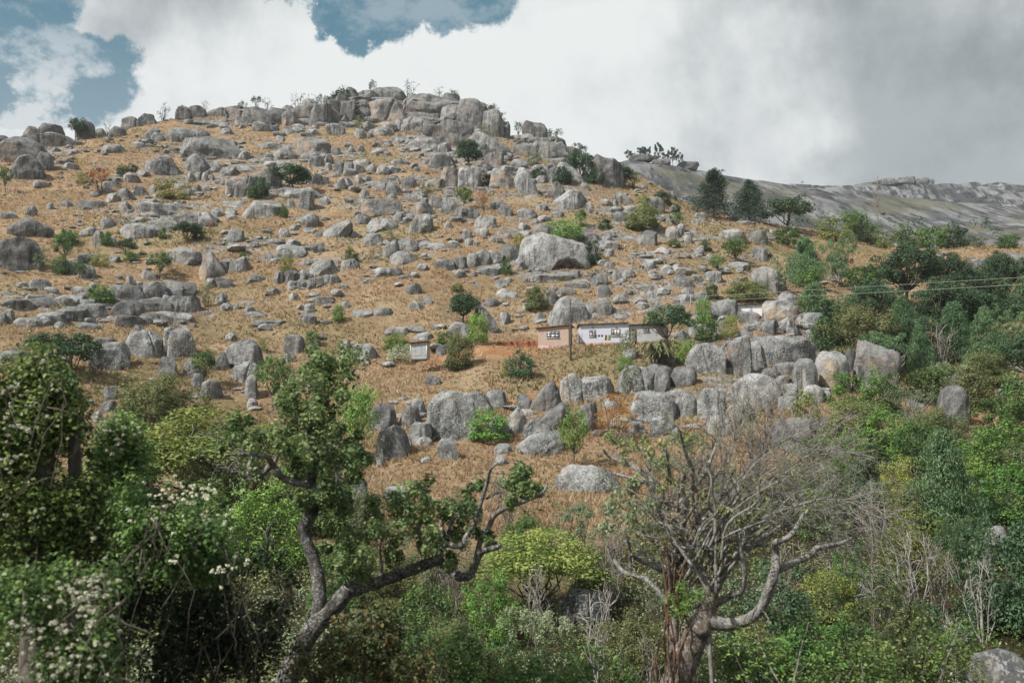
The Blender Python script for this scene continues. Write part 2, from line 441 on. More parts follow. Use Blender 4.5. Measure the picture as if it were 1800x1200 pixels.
_az = np.array([px_az(p) for p in _pxs]); _pr = np.array([column_profile(p, COLS[p]) for p in _pxs])
AZG = np.radians(np.arange(-60, 60.01, 0.25))
TBL = np.empty((len(AZG), len(DG)))
for j in range(len(DG)):
    TBL[:, j] = np.interp(AZG, _az, _pr[:, j])
for _ in range(2):   # smooth across bearings
    TBL = np.apply_along_axis(lambda c: np.convolve(np.pad(c, 4, 'edge'), np.ones(9) / 9, 'valid'), 0, TBL)
def height(x, y, rough=True):
    x = np.asarray(x, float); y = np.asarray(y, float)
    d = np.hypot(x, y); az = np.arctan2(x, y)
    ia = np.clip((az - AZG[0]) / (AZG[1] - AZG[0]), 0, len(AZG) - 1.001); a0 = ia.astype(int); fa = ia - a0
    j = np.clip(np.searchsorted(DG, d, side='right') - 1, 0, len(DG) - 2); fd = np.clip((d - DG[j]) / (DG[j + 1] - DG[j]), 0, 1)
    z = (TBL[a0, j] * (1 - fa) + TBL[a0 + 1, j] * fa) * (1 - fd) + (TBL[a0, j + 1] * (1 - fa) + TBL[a0 + 1, j + 1] * fa) * fd
    side = np.clip((np.abs(az) - rad(60)) / rad(50), 0, 1); z = z * (1 - side) + (-1.7 - 0.01 * d) * side
    if rough:
        p = np.stack((x, y, np.zeros_like(x)), -1).reshape(-1, 3)
        n = fbm(p * 0.045, 4).reshape(x.shape) * 2.2 + fbm(p * 0.28 + 40, 3).reshape(x.shape) * 0.55
        z = z + n * np.clip((d - 20) / 60, 0, 1) * np.clip((d - 40) / 80, 0.25, 1) * np.clip(1.4 - d / 700, 0.2, 1) * bench(x, y)
    return z
def bench(x, y):
    """the levelled yard of the houses is smoother than the slope round it"""
    d = np.hypot(x, y); px = 900 + FPX * np.tan(np.clip(np.arctan2(x, y), -1.2, 1.2))
    inside = np.clip((px - 780) / 60, 0, 1) * np.clip((1230 - px) / 60, 0, 1) * np.clip((d - 98) / 6, 0, 1) * np.clip((126 - d) / 6, 0, 1)
    return 1 - 0.9 * inside
_dd = np.concatenate((np.arange(16, 345, 0.35),))
def hit(px, py):
    """where the line of sight through a point of the photograph meets the ground; beyond the crest, the crest itself"""
    r = ray(px, py)
    x, y, z = _dd * r[0], _dd * r[1], _dd * r[2]
    h = height(x, y)
    u = np.nonzero(h >= z)[0]
    i = u[0] if len(u) else int(np.argmax(h / _dd))
    return np.array((x[i], y[i], h[i]))
def build_ground():
    az = np.radians(np.concatenate((np.arange(-180, -40, 4.0), np.arange(-40, -30, 1.0), np.arange(-30, 30, 0.19), np.arange(30, 40, 1.0), np.arange(40, 180, 4.0))))
    d = np.concatenate(([0.0], np.arange(1.5, 40, 1.5), np.arange(40, 130, 0.9), np.arange(130, 345, 1.5), np.arange(345, 600, 15.0), np.geomspace(600, 3000, 18)))
    A, D = np.meshgrid(az, d, indexing='ij')
    X, Y = D * np.sin(A), D * np.cos(A); Z = height(X, Y)
    na, nd = A.shape
    i, j = np.meshgrid(np.arange(na), np.arange(nd - 1), indexing='ij')
    k = (i + 1) % na
    F = np.stack((i * nd + j, i * nd + j + 1, k * nd + j + 1, k * nd + j), -1).reshape(-1, 4)
    mb = MB(); P = np.stack((X, Y, Z), -1).reshape(-1, 3); mb.add(P, F)
    me = mb.mesh('hillside_ground', M_GROUND)
    def spots(lst):
        w = np.zeros(len(P))
        for px, py, rx, ry, a in lst:
            c = hit(px, py); ca, sa = math.cos(px_az(px)), math.sin(px_az(px))
            dx, dy = P[:, 0] - c[0], P[:, 1] - c[1]
            u, v = dx * ca - dy * sa, dx * sa + dy * ca
            w = np.maximum(w, a * np.exp(-((u / rx) ** 2 + (v / ry) ** 2)))
        return w
    soil = spots(((870, 612, 7, 3.0, 1.0), (820, 622, 6, 3, 1.0), (900, 622, 5, 2.5, 0.9), (980, 645, 3, 3, 0.4), (935, 702, 3.5, 1.2, 1.0), (905, 712, 2.5, 1.6, 1.0), (965, 690, 3, 1.2, 0.9), (1000, 672, 3, 1.5, 0.7),
                  (1200, 592, 4, 2, 0.8), (1598, 664, 3.5, 2.5, 1.0), (1712, 705, 3, 4, 0.9), (1705, 735, 2.5, 4, 0.9), (1790, 500, 6, 5, 0.6), (1720, 830, 2.5, 2.5, 0.7), (960, 935, 3, 2.5, 0.6), (1010, 735, 5, 2, 0.6), (1100, 830, 4, 4, 0.5)))
    green = spots(((1040, 630, 10, 4, 0.7), (400, 520, 6, 8, 0.8), (420, 560, 10, 8, 0.6), (600, 560, 14, 6, 0.35), (905, 490, 9, 7, 0.7), (1000, 400, 6, 8, 0.5), (1250, 470, 12, 12, 0.5), (1350, 480, 10, 14, 0.7), (870, 290, 10, 16, 0.5),
                   (1600, 690, 14, 8, 0.8), (1740, 640, 14, 8, 0.7), (1500, 440, 12, 12, 0.4), (960, 300, 10, 20, 0.6), (740, 690, 6, 4, 0.3), (350, 650, 12, 6, 0.5), (1180, 420, 14, 12, 0.4), (60, 580, 8, 5, 0.2)))
    green = np.clip(green + np.clip(fbm(P * 0.06 + 9, 3) * 1.3 - 0.02, 0, 0.8), 0, 1)
    d = np.hypot(P[:, 0], P[:, 1]); pxv = 900 + FPX * np.tan(np.clip(np.arctan2(P[:, 0], P[:, 1]), -1.2, 1.2))
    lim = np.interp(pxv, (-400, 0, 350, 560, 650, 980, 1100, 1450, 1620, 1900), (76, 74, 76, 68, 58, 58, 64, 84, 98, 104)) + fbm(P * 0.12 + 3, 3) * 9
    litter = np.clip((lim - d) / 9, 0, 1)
    rock = spots(((600, 200, 26, 16, 1.0), (520, 205, 18, 12, 0.9), (690, 190, 22, 22, 1.0), (760, 190, 20, 26, 1.0), (830, 215, 18, 30, 1.0), (800, 262, 16, 22, 0.9), (880, 290, 14, 18, 0.8), (450, 215, 16, 12, 0.7), (960, 255, 12, 16, 0.9), (1040, 295, 12, 16, 0.9), (940, 310, 12, 14, 0.7), (740, 250, 16, 16, 0.8), (380, 215, 14, 10, 0.7),
                  (270, 530, 9, 8, 0.7), (120, 555, 8, 6, 0.6), (1360, 610, 12, 7, 0.8), (1290, 690, 10, 8, 0.6), (60, 265, 12, 14, 0.7), (280, 385, 14, 9, 0.7), (460, 320, 12, 12, 0.7), (970, 740, 6, 5, 0.7), (1180, 470, 14, 12, 0.35), (600, 400, 14, 14, 0.3), (820, 380, 16, 14, 0.35)))
    belt = spots(((640, 300, 60, 40, 1.0), (840, 330, 45, 45, 1.0), (1080, 400, 35, 45, 1.0), (1180, 500, 25, 25, 0.8), (420, 270, 40, 30, 0.9), (560, 440, 45, 25, 0.7), (760, 440, 40, 22, 0.7), (280, 370, 30, 20, 0.8), (200, 540, 30, 14, 0.8), (1350, 600, 25, 16, 0.9)))
    rock = np.clip(np.maximum(rock, belt * np.clip(0.55 + 1.1 * fbm(P * (0.10, 0.22, 0.3) + 50, 4), 0, 0.85)), 0, 1)
    for nm, w in (('rock', rock), ('soil', soil), ('green', green), ('litter', litter)):
        at = me.attributes.new(nm, 'FLOAT', 'POINT'); at.data.foreach_set('value', w.astype(np.float32))
    o = link('hillside_ground', me); tag(o, kind='structure')
    return o

def patch(name, px0, px1, d0, d1, cols, mat, na=150, nd=110, relief=3.0, step=0.0, seed=0.0):
    """a bare granite mountain beyond the hill; cols: column -> (distance, row) pairs from foot to crest"""
    az = np.linspace(px_az(px0), px_az(px1), na); d = np.linspace(d0, d1, nd)
    ks = sorted(cols); prof = []
    for p in ks:
        pts = cols[p]; z = [q * ray(p, r)[2] for q, r in pts]
        ds = [q for q, _ in pts]; ds += [ds[-1] + 60, ds[-1] + 300]; z += [z[-1] - 2, z[-1] - 90]
        prof.append(np.interp(d, ds, z))
    prof = np.array(prof); ka = np.array([px_az(p) for p in ks])
    Z = np.stack([np.interp(az, ka, prof[:, j]) for j in range(nd)], 1)
    A, D = np.meshgrid(az, d, indexing='ij')
    X, Y = D * np.sin(A), D * np.cos(A)
    P = np.stack((X, Y, Z), -1).reshape(-1, 3)
    n = fbm(P * (0.012, 0.012, 0.0) + seed, 5).reshape(Z.shape) * relief * 2 + np.abs(fbm(P * (0.045, 0.02, 0.0) + seed + 7, 4)).reshape(Z.shape) * relief
    if step:
        q = (Z + n * 2.5) / step; Z = Z * 0.35 + 0.65 * (np.floor(q) + np.clip((q - np.floor(q)) * 3.2, 0, 1)) * step
    Z = Z + n
    P[:, 2] = Z.ravel()
    i, j = np.meshgrid(np.arange(na - 1), np.arange(nd - 1), indexing='ij')
    F = np.stack((i * nd + j, i * nd + j + 1, (i + 1) * nd + j + 1, (i + 1) * nd + j), -1).reshape(-1, 4)
    mb = MB(); mb.add(P, F); o = mb.build(name, mat); tag(o, kind='structure')
    def H(px, dist):
        ii = np.interp(px_az(px), az, np.arange(na)); jj = 0 if dist is None else np.interp(dist, d, np.arange(nd))
        if dist is None: jj = int(np.argmax(Z[int(round(ii))] / d)); dist = d[jj]
        return np.array((dist * math.sin(px_az(px)), dist * math.cos(px_az(px)), Z[int(round(ii)), int(round(jj))]))
    return o, H
def mat_dome():
    t = NT('bare_granite_slopes'); v = t.coord('Object')
    a = t.noise(t.mapping(v, scale=(0.060, 0.012, 0.02), rot=(0, 0, rad(-28))), 1.0, 7, 0.62, 0.6)
    b = t.noise(t.mapping(v, scale=(0.22, 0.03, 0.05), rot=(0, 0, rad(-32))), 1.0, 6, 0.65)
    c = t.noise(v, 0.02, 6, 0.6)
    base = t.mix(t.ramp(a, 0.40, 0.60), (0.06, 0.062, 0.064), (0.20, 0.20, 0.198))
    base = t.mix(t.math('MULTIPLY', t.ramp(b, 0.50, 0.58), 0.85), base, (0.03, 0.031, 0.034))
    base = t.mix(t.math('MULTIPLY', t.ramp(t.noise(v, 0.08, 7, 0.7), 0.56, 0.66), 0.6), base, (0.31, 0.305, 0.30))
    geo = t.n('ShaderNodeNewGeometry'); sep = t.n('ShaderNodeSeparateXYZ'); t.l(geo.outputs['Normal'], sep.inputs[0])
    veg = t.math('MULTIPLY', t.ramp(c, 0.52, 0.60), t.ramp(sep.outputs[2], 0.80, 0.93))
    base = t.mix(t.math('MULTIPLY', veg, 0.75), base, t.mix(t.ramp(b, 0.4, 0.6), (0.06, 0.075, 0.045), (0.16, 0.135, 0.09)))
    return t.princ(base, 0.95, 0.1, t.bump(b, 0.6, 3.0))
M_ROCK = mat_rock(); M_GROUND = mat_ground(); M_DOME = mat_dome()
ground = build_ground()
DOME_A, HA = patch('granite_dome_slope', 850, 2100, 330, 820,
    {850: ((330, 470), (420, 400), (520, 318), (560, 302)), 1060: ((330, 440), (400, 385), (470, 330), (530, 299), (560, 290)), 1130: ((330, 440), (400, 400), (470, 340), (530, 300), (565, 287)),
     1240: ((330, 450), (400, 410), (470, 355), (540, 312), (580, 301)), 1350: ((330, 460), (400, 420), (480, 365), (550, 327), (600, 311)), 1480: ((330, 470), (400, 435), (480, 390), (560, 348), (630, 324)),
     1600: ((330, 470), (400, 440), (480, 408), (560, 375), (640, 350)), 1800: ((330, 480), (400, 445), (470, 420), (540, 392), (640, 362)), 2100: ((330, 490), (400, 455), (540, 400), (640, 370))}, M_DOME, relief=2.6, seed=3.0)
DOME_B, HB = patch('far_granite_dome', 1150, 2300, 700, 1150,
    {1150: ((700, 400), (800, 352), (900, 335)), 1400: ((700, 390), (780, 355), (850, 333)), 1520: ((700, 376), (760, 364), (820, 350), (900, 336)), 1640: ((700, 374), (760, 363), (820, 349), (900, 335)),
     1800: ((700, 376), (760, 366), (820, 351), (900, 337)), 2300: ((700, 376), (760, 366), (820, 352), (900, 340))}, M_DOME, relief=1.6, step=9.0, seed=21.0)

# ------------------------------------------------------------------ boulders
def ico(sub):
    bm = bmesh.new(); bmesh.ops.create_icosphere(bm, subdivisions=sub, radius=1.0)
    v = np.array([x.co[:] for x in bm.verts]); f = np.array([[y.index for y in x.verts] for x in bm.faces]); bm.free()
    return v, f
ICO = {k: ico(k) for k in (2, 3, 4, 5)}
def boulder_shape(kind, seed, sub, asp=(1, 1, 1), roll=0.0):
    """unit boulder: x -.5...5, y -.5...5, z 0..1; kinds: r round, b blocky, d dome, f faceted, s slab"""
    r = np.random.default_rng(seed)
    V, F = ICO[sub]; P = V.copy()
    n = {'r': 2.5, 'b': 5.0, 'd': 2.3, 'f': 3.0, 's': 3.2}[kind] + r.uniform(-0.3, 0.4)
    P = P / (np.abs(P) ** n).sum(1, keepdims=True) ** (1 / n)
    tw = fbm(P * 0.8 + seed * 3.1, 2)
    P = P * (1 + 0.14 * tw[:, None])
    cuts = {'r': 10, 'b': 12, 'd': 9, 'f': 16, 's': 10}[kind]
    for _ in range(cuts):
        nn = r.normal(size=3); nn[2] *= 0.7; nn /= np.linalg.norm(nn)
        s = P @ nn; h = s.max() * r.uniform(0.64 if kind == 'f' else 0.72, 0.92)
        ex = np.maximum(s - h, 0); P = P - (ex * 0.97)[:, None] * nn
    if kind in 'rb' and r.random() < 0.35:      # a joint that splits the block
        nn = np.array((1, r.normal() * 0.4, r.normal() * 0.3)); nn /= np.linalg.norm(nn)
        s = P @ nn - r.uniform(-0.35, 0.35); P = P * (1 - 0.13 * np.exp(-(s / 0.045) ** 2))[:, None]
    P = P * (1 + 0.12 * fbm(P * 1.5 + seed * 1.7, 3)[:, None] + 0.028 * fbm(P * 6 + seed, 3)[:, None])
    if kind == 'd': P[:, 2] = np.where(P[:, 2] < 0, P[:, 2] * 0.35, P[:, 2])
    P = P * np.array(asp)
    if roll:
        c, s = math.cos(roll), math.sin(roll); P[:, 0], P[:, 2] = P[:, 0] * c + P[:, 2] * s, -P[:, 0] * s + P[:, 2] * c
    lo, hi = P.min(0), P.max(0); P = (P - lo) / (hi - lo); P[:, :2] -= 0.5
    return P, F
# x0, y0, x1, y1 in the photograph, kind, roll in degrees, tone (k dark, o iron-stained, l pale, w full of lichen), label of the ones that stand out
BOULDERS = '''
4 241 79 286 r 0 ko|huge dome boulder on the crest, its near side brown
-22 238 13 262 r 0 k
13 254 48 284 f -20 k|dark wedge boulder lying against the huge left crest dome
19 273 73 316 r 0 k|broad dark boulder below the huge left crest dome
66 270 91 300 r 0 k
45 225 68 245 f 0 k
66 217 120 256 f -8 k|peaked dark boulder on the skyline of the left crest
136 213 168 241 d 0 k|pointed rock behind a bush on the left skyline
168 224 186 236 r 0 k
194 222 220 242 r 0 k
216 203 245 225 r 0 k|rounded skyline boulder at the foot of the long left ridge
242 200 274 221 b 0 k
250 222 278 249 r -25 n
266 234 288 251 r 0 n
296 222 340 251 r -10 n
233 249 255 262 r 0 n
182 255 222 271 s -12 n
310 188 336 212 r 0 k
332 186 362 208 r 0 k
338 228 362 248 b 0 n
318 243 342 262 r 0 n
325 238 426 279 b -8 w|long speckled boulder with a dark overhung foot on the upper left slope
255 280 276 301 r -35 k
264 278 318 310 f 0 n|pale faceted boulder with a slanting edge on the upper left slope
325 270 369 306 d 0 n|pointed dome boulder below the long speckled boulder
369 283 390 299 r 0 n
218 306 247 322 r 0 n
242 298 262 312 r 0 n
197 312 212 323 r 0 n
327 306 341 322 r 0 n
341 303 356 320 r 0 n
356 304 367 320 r 0 n
367 306 376 319 r 0 n
140 352 189 369 s -9 k|dark low end block of the slanting ledge on the left slope
187 340 210 357 b -12 n
208 334 235 354 b -14 n
232 327 262 345 b -14 n
262 325 278 340 r 0 n
269 336 304 347 s 0 n
156 339 174 348 s 0 n
338 326 355 338 r 0 n
355 326 370 338 r 0 n
241 350 277 362 s -6 l
249 356 316 381 s -12 l|smooth pale slab bedded in the grass on the left slope
218 392 274 419 s -14 l
266 384 314 407 s -12 n
306 375 382 398 s -10 n|broad upper slab of the long slanting outcrop
177 384 202 402 s -20 n
142 398 172 416 s -18 n
23 388 85 417 s 0 k|black water-stained slab in the grass near the left edge
44 364 62 382 s 0 k
106 354 124 365 s 0 k
82 358 94 369 s 0 k
4 374 26 386 s 0 n
210 356 230 374 r 0 n
236 382 256 392 s 0 n
416 203 444 221 b 0 o
444 188 478 223 b 0 k
460 196 480 218 b 0 o
478 190 500 220 b 0 k
497 196 518 224 f 0 o
518 188 546 219 b 0 k
530 206 548 219 r 0 n
546 179 579 221 b 0 k|tall blocky buttress in the middle of the summit cliff
572 176 600 216 b 0 k
580 199 598 220 f 0 l|pale spire rock at the foot of the summit cliff
598 176 622 217 b 0 k
611 167 641 201 r 0 k|overhanging rounded block at the top of the summit cliff
629 188 648 215 b 0 k
648 178 660 213 b 0 n
654 172 721 214 b 0 o|biggest square block of the summit cliff
720 168 745 203 b 0 n
738 184 760 205 r 0 n
736 164 779 187 b 0 n
778 161 808 187 b 0 n
704 203 761 233 b 0 w|long brick-shaped boulder below the biggest summit block
695 208 711 233 b 0 n
672 214 696 233 b 0 n
648 223 681 239 r 0 l
778 182 822 218 f 0 n
806 169 831 197 r 0 n
800 170 856 226 r 0 n|great rounded shoulder of the summit cliff, sloping to the east
846 190 882 240 r 0 n
768 225 823 253 b -10 n
812 226 904 278 s 32 n|huge tilted slab running down from the summit shoulder
836 250 865 279 r 0 k
714 240 775 267 b 0 l|pale cracked ledge block below the summit
690 241 714 254 r 0 n
754 226 780 239 b 0 n
770 250 793 269 b 0 n
754 268 801 298 r -10 k|grey round-backed boulder beside the dark bush tree
775 294 807 328 b 0 o|squarish boulder with a flesh-coloured face, left of a twin pair
806 292 845 331 b 0 l|squarish pale boulder, right of a twin pair
852 268 885 291 b 0 o
862 292 922 332 s 35 o|leaning slab boulder with a buff lower face
906 292 950 344 s 48 l|long pale boulder leaning beside the buff-faced slab
896 278 929 299 r 0 n
843 286 866 304 r 0 n
656 146 714 172 r 0 k|low dome that tops the summit
598 149 631 173 r 0 k|dark skyline dome next to the summit
626 151 664 172 r 0 k
532 172 557 185 d 0 k
568 168 583 179 d 0 k
366 186 407 199 s 0 k
404 182 430 197 b 0 k
428 186 462 199 s 0 k
490 182 521 195 s 0 n
400 191 429 207 r 0 n
382 209 406 222 r 0 n
328 208 368 221 s 0 n
342 228 368 246 b 0 n
388 226 410 238 r 0 n
919 209 961 237 b 0 k|square knob of rock perched on the east skyline
916 233 949 253 b 0 n
944 234 994 263 s 12 n|slab that carries the square skyline knob
940 261 979 281 b 0 n
976 260 1001 282 b 0 k
980 256 1013 275 s 10 n
880 209 897 223 r 0 k
976 283 1025 323 s 30 l|pale smooth slab below the umbrella tree
1037 270 1094 331 r 0 n|great whaleback rock split by a crack on the east ridge
1020 286 1041 301 r 0 n
1022 302 1036 322 r 0 n
962 292 985 313 r 0 n
940 291 964 312 r 0 n
957 319 992 351 f -40 n|upright tilted boulder behind the big smooth egg-shaped one
967 331 1030 371 r -22 l|big smooth egg-shaped boulder on the east slope
1018 322 1036 336 r 0 n
1126 324 1139 334 r 0 n
1082 336 1113 361 r 20 n
1053 350 1079 363 r 0 n
1074 351 1087 365 r 0 n
1028 356 1047 368 r 0 n
1075 372 1104 391 f 0 n
1092 361 1117 373 r 0 n
1134 346 1167 375 r 0 n
1148 378 1169 390 r 0 n
1166 384 1184 392 r 0 n
1129 392 1158 408 f 0 n
1122 404 1154 434 f 0 n|angular boulder with an undercut shadowed foot on the east slope
1169 398 1193 420 r 0 l
1187 395 1207 415 r 0 n
1201 412 1218 431 r 0 n
942 358 965 371 r 0 n
876 357 901 381 r 0 n
860 352 889 369 r 0 n
909 367 944 385 b 0 n
943 377 969 391 s -10 k
968 370 991 383 r 0 n
938 392 974 416 r 0 o|round stained boulder sitting on top of the overhang boulder
909 392 933 405 r 0 n
858 380 873 400 r 0 n
679 322 709 346 r 20 n
708 312 733 333 r 0 n
709 336 747 355 r 0 n
753 342 780 367 r 0 n
739 347 759 361 r 0 n
747 312 781 331 f 10 o
781 332 801 346 r 0 n
682 340 697 352 r 0 n
635 350 704 381 b 0 o|long block with an orange end on the middle of the upper slope
723 354 761 382 f 0 o|boulder with an orange stain across its upper face
692 373 716 391 f 0 l
713 374 730 389 b 0 n
714 374 760 411 f -28 w|speckled boulder tilted up to the right below the orange-stained one
644 383 702 408 r 0 w|broad speckled boulder below the long orange-ended block
777 345 813 375 r 25 n
800 362 842 386 r 0 n
834 379 871 402 r 0 l|pale cracked round boulder in open grass
639 410 671 433 r 0 n|single round boulder in the grass of the middle slope
623 377 653 395 r 0 n
622 369 635 381 r 0 n
812 404 831 422 b 0 n
818 420 833 433 r 0 n
786 423 813 436 b 0 n
752 427 784 440 s 0 n
780 390 798 403 r 0 n
673 421 703 455 r 0 n
696 418 733 441 r -8 n
687 442 732 466 r 0 w|capsule-shaped boulder with a mossy foot on the middle slope
855 415 882 427 s 0 n
909 406 935 415 s -6 n
882 411 903 421 s 0 n
764 456 799 475 b -6 n|long left end block of the ledge leading to the overhang boulder
795 451 823 473 b -6 n
821 446 839 472 b -8 n
833 440 860 468 b 0 n
855 438 884 464 f 0 n
878 428 921 463 r 25 n|egg-shaped block leaning against the overhang boulder
841 463 887 486 b 0 n|cracked block below the ledge near the overhang boulder
897 459 925 477 b 0 o
916 410 1036 475 O 0 w|huge speckled boulder with a dark arched overhang at its foot
924 477 1022 498 s -4 n|low flat outcrop in front of the overhang boulder
796 475 821 489 s 0 n
652 470 705 488 b 0 l|long pale ledge block in the middle slope
726 464 761 476 b 0 n
827 478 839 488 r 0 n
714 500 741 520 b -14 k|small brick-shaped dark boulder tilted in brown grass
721 530 746 546 f 0 n
737 523 759 535 s 0 n
873 508 912 528 r 0 l
847 524 877 541 r 0 n
960 521 1038 574 d 0 w|large streaked dome boulder rising behind the peach house
956 510 979 537 r 0 n
832 537 877 584 d 22 n|steep dome boulder behind the bushes above the red yard
876 552 897 573 r 0 n
786 566 830 592 r 0 n|low boulder between the tin shed and the red yard bushes
915 535 935 549 f 0 k
935 550 961 567 r 0 n
870 492 893 508 r 0 n
995 493 1038 508 s -8 k
755 570 773 581 r 0 n
-8 424 67 477 f -12 k|big dark wedge boulder with a pale seam at the left edge
108 462 141 484 r 0 k
139 468 166 491 f 10 n
137 446 169 465 r 0 n
187 450 209 463 r 0 k
166 408 185 432 b 0 o
187 418 205 433 r 0 n
292 435 349 465 r 0 w|speckled loaf-shaped boulder left of the diamond boulder
346 441 394 493 D 0 o|diamond-shaped boulder balanced on blocks, its left facet orange
362 490 381 508 b 0 l
380 489 407 507 b 0 k
389 456 411 475 b 0 k
405 454 438 481 r 0 n|rounded boulder just right of the diamond boulder
246 476 281 493 d 0 n
223 486 234 501 r 0 l
156 500 174 512 r 0 l
99 520 145 541 r -6 n|low rounded boulder at the start of the left ledges
195 502 250 529 b -3 n|left block of the upper ledge band
248 495 294 528 b 0 n|middle block of the upper ledge band with dark streaks
288 494 340 522 b 4 n|rounded right end block of the upper ledge band
150 512 197 533 b -3 n
199 530 250 559 r 0 k|dark oval block at the left of the middle ledge band
246 528 298 549 b 0 k
293 523 349 551 b 0 n|right end block of the middle ledge band
205 558 252 578 b 0 k|blackened block at the left of the lowest ledge band
249 553 294 571 b 0 k
289 549 338 567 b 0 l
69 548 114 571 b -7 n
107 541 151 566 b -7 n|middle block of the long low ledge on the left
140 535 193 561 b -5 n|right end block of the long low ledge on the left
30 560 78 578 s -8 n
4 529 56 546 s -8 k
50 525 102 541 s -8 k
-14 552 9 573 r 0 n
6 546 25 568 r 0 n
135 569 177 581 s -4 k
95 567 113 577 s 0 n
235 574 253 586 r 0 n
225 583 287 630 r 0 w|left half of the twin boulder split by a straight crack
285 582 343 630 r 0 w|right half of the twin boulder split by a straight crack
160 604 224 651 b 0 w|squat speckled boulder beside the flat-topped dark tree
162 595 200 608 s 0 n
4 618 45 640 b 0 k
279 631 313 664 d 0 n
322 635 352 666 d 0 n
181 684 207 705 r 0 n
179 707 204 726 b 0 k
160 726 181 744 r 0 n
337 659 358 686 r 0 n
354 671 389 703 r 0 n
340 373 381 399 r 0 l
369 370 395 383 r 0 n
395 366 415 379 r 0 n
396 376 416 388 r 0 n
427 348 498 384 b 6 n|big pale many-faceted boulder on the middle of the left slope
388 352 441 365 s -6 l
503 352 518 367 b 0 n
525 334 551 370 b 0 w|upright speckled pillar boulder on the upper slope
559 347 580 363 r 0 n
414 308 450 345 b -20 n
436 297 492 332 s -20 n|broad rock back behind two dark bushes
397 316 419 345 b 0 o
490 328 566 349 s -6 l|smooth pale slab above the upright pillar boulder
537 304 576 327 f 15 n
389 293 417 311 r -10 n
416 292 453 304 s -6 l
489 290 515 309 r 0 n
460 283 491 293 s 0 n
485 285 513 297 r 0 n
588 284 605 307 b 0 n|left end block of the row of split blocks
604 285 621 307 b 0 n
620 286 643 306 b 0 n
640 288 663 303 b 0 n
661 290 684 308 b 0 n
676 290 705 306 b 0 n
592 312 607 335 b 0 n
605 312 622 333 b 0 n
625 308 639 323 r 0 n
638 310 650 321 r 0 n
523 239 583 274 b 0 o|big squared boulder with a buff lower left corner on the upper slope
480 260 521 282 r 0 n
457 251 499 263 s 0 n
543 274 569 294 r 0 n
569 273 586 289 r 0 n
572 286 585 301 r 0 n
417 266 445 282 d 0 n
462 270 479 281 r 0 n
581 258 599 273 r 0 n
610 258 623 269 r 0 n
627 256 641 268 r 0 n
623 225 643 245 r 0 n
652 260 685 271 s 0 n
453 218 477 231 r 0 n
497 226 517 237 r 0 n
513 223 533 235 r 0 n
537 228 561 239 r 0 n
579 218 605 239 f 0 n
483 239 501 249 r 0 n
631 332 649 349 r 0 n
520 374 559 403 f 0 o|kite-shaped boulder with a brown underside, balanced on small stones
561 385 617 417 f -22 n|leaf-shaped boulder slanting up to the right over a shadowed gap
491 402 511 418 r -20 n
507 396 523 407 r 0 n
535 400 557 411 r 0 n
614 407 629 419 r 0 n
395 401 427 426 f 0 n|lone angular boulder in open grass above the diamond boulder
486 430 535 456 b 6 n|broad tilted block topped by a dark stone
505 421 529 435 f 0 k
545 426 569 446 f 0 n
463 446 479 458 r 0 n
437 426 459 436 s 0 n
481 478 501 501 r 0 n
499 477 522 499 b 0 k
525 475 549 492 b 0 n
546 456 595 486 r 0 w|round-topped boulder over the stacked blocks of the middle slope
527 457 549 469 r 0 n
506 494 523 511 b 0 n
520 493 539 511 b 0 n
539 489 567 508 b 0 n
565 485 595 501 b 0 n
437 484 475 496 s 0 n
601 456 632 475 r 0 n
379 517 400 534 f 0 n
387 534 411 548 r 0 l
407 534 420 545 r 0 n
429 536 445 548 r 0 l
529 554 558 570 b 0 n
541 522 599 533 s -4 n
431 548 475 559 s -4 n
509 518 524 530 r 0 n
599 532 614 545 r 0 n
618 544 654 558 s -3 n
652 542 692 557 s -3 n
534 536 553 552 r 0 n
441 564 511 575 s -3 n
397 599 461 650 d 0 w|tall speckled dome boulder stacked behind a smaller one, left of the gnarled tree
408 638 459 671 r 0 w|smaller rounded boulder in front of the tall speckled dome
375 622 402 653 r 0 k
430 662 452 704 r 0 n
433 703 454 721 r 0 n
499 591 535 624 f 0 k|dark boulder resting on a small stone above the gnarled tree
497 622 521 637 r 0 n
616 605 665 634 d 0 w|lone speckled boulder in grass left of the tin shed
599 598 618 615 r 0 n
677 576 723 593 s 0 n
393 588 419 602 s -15 n
726 586 761 602 r 0 n
766 607 791 627 r 0 n
812 580 834 601 r 0 n
648 712 698 758 f -15 k|dark leaning boulder beside the leaning green tree
698 717 742 754 f 0 k|dark boulder between the leaning one and the large blocks
723 700 747 732 r 0 n
661 752 720 812 r 0 k|big round boulder with a green weed on its face
719 745 759 782 b 0 n|cube-shaped boulder at the foot of the dark cluster
728 772 759 787 s 0 n
752 692 838 776 b 0 w|tallest square block of the lower slope, white with lichen
822 691 864 728 r 0 w
855 688 892 720 r 0 w
906 696 938 722 r 0 n
891 720 925 766 f 0 n
858 734 897 772 r 0 k
917 738 976 772 d 0 w|low speckled dome boulder above the lower grass
928 674 986 724 s -28 k|smooth sloping slab beside the dirt path
938 710 1008 758 s -30 k|dark smooth slab under the orange-sided block
906 760 992 802 s -22 n|long slanting rock in the lower grass
869 781 902 798 d 0 n
769 774 806 814 f 0 w|pointed boulder standing in the lower grass
737 805 760 817 r 0 n
867 803 891 819 r 0 n
675 858 732 878 s 0 n|flat rock sheet bedded in the lower grass
660 809 677 821 r 0 n
747 662 775 679 r 0 n
606 843 645 885 r 0 w|pale boulder half hidden behind the gnarled tree
981 660 1028 712 b 0 ow|block with a bright orange side below the utility pole
1021 661 1079 706 b 0 w|speckled block joined to the orange-sided block
1083 644 1162 690 r 12 n|big rounded boulder left of the upright pointed stone
1151 648 1178 690 f 15 n|upright pointed stone between rounded boulders
1135 641 1184 668 r 0 k
1177 648 1224 682 r 0 n
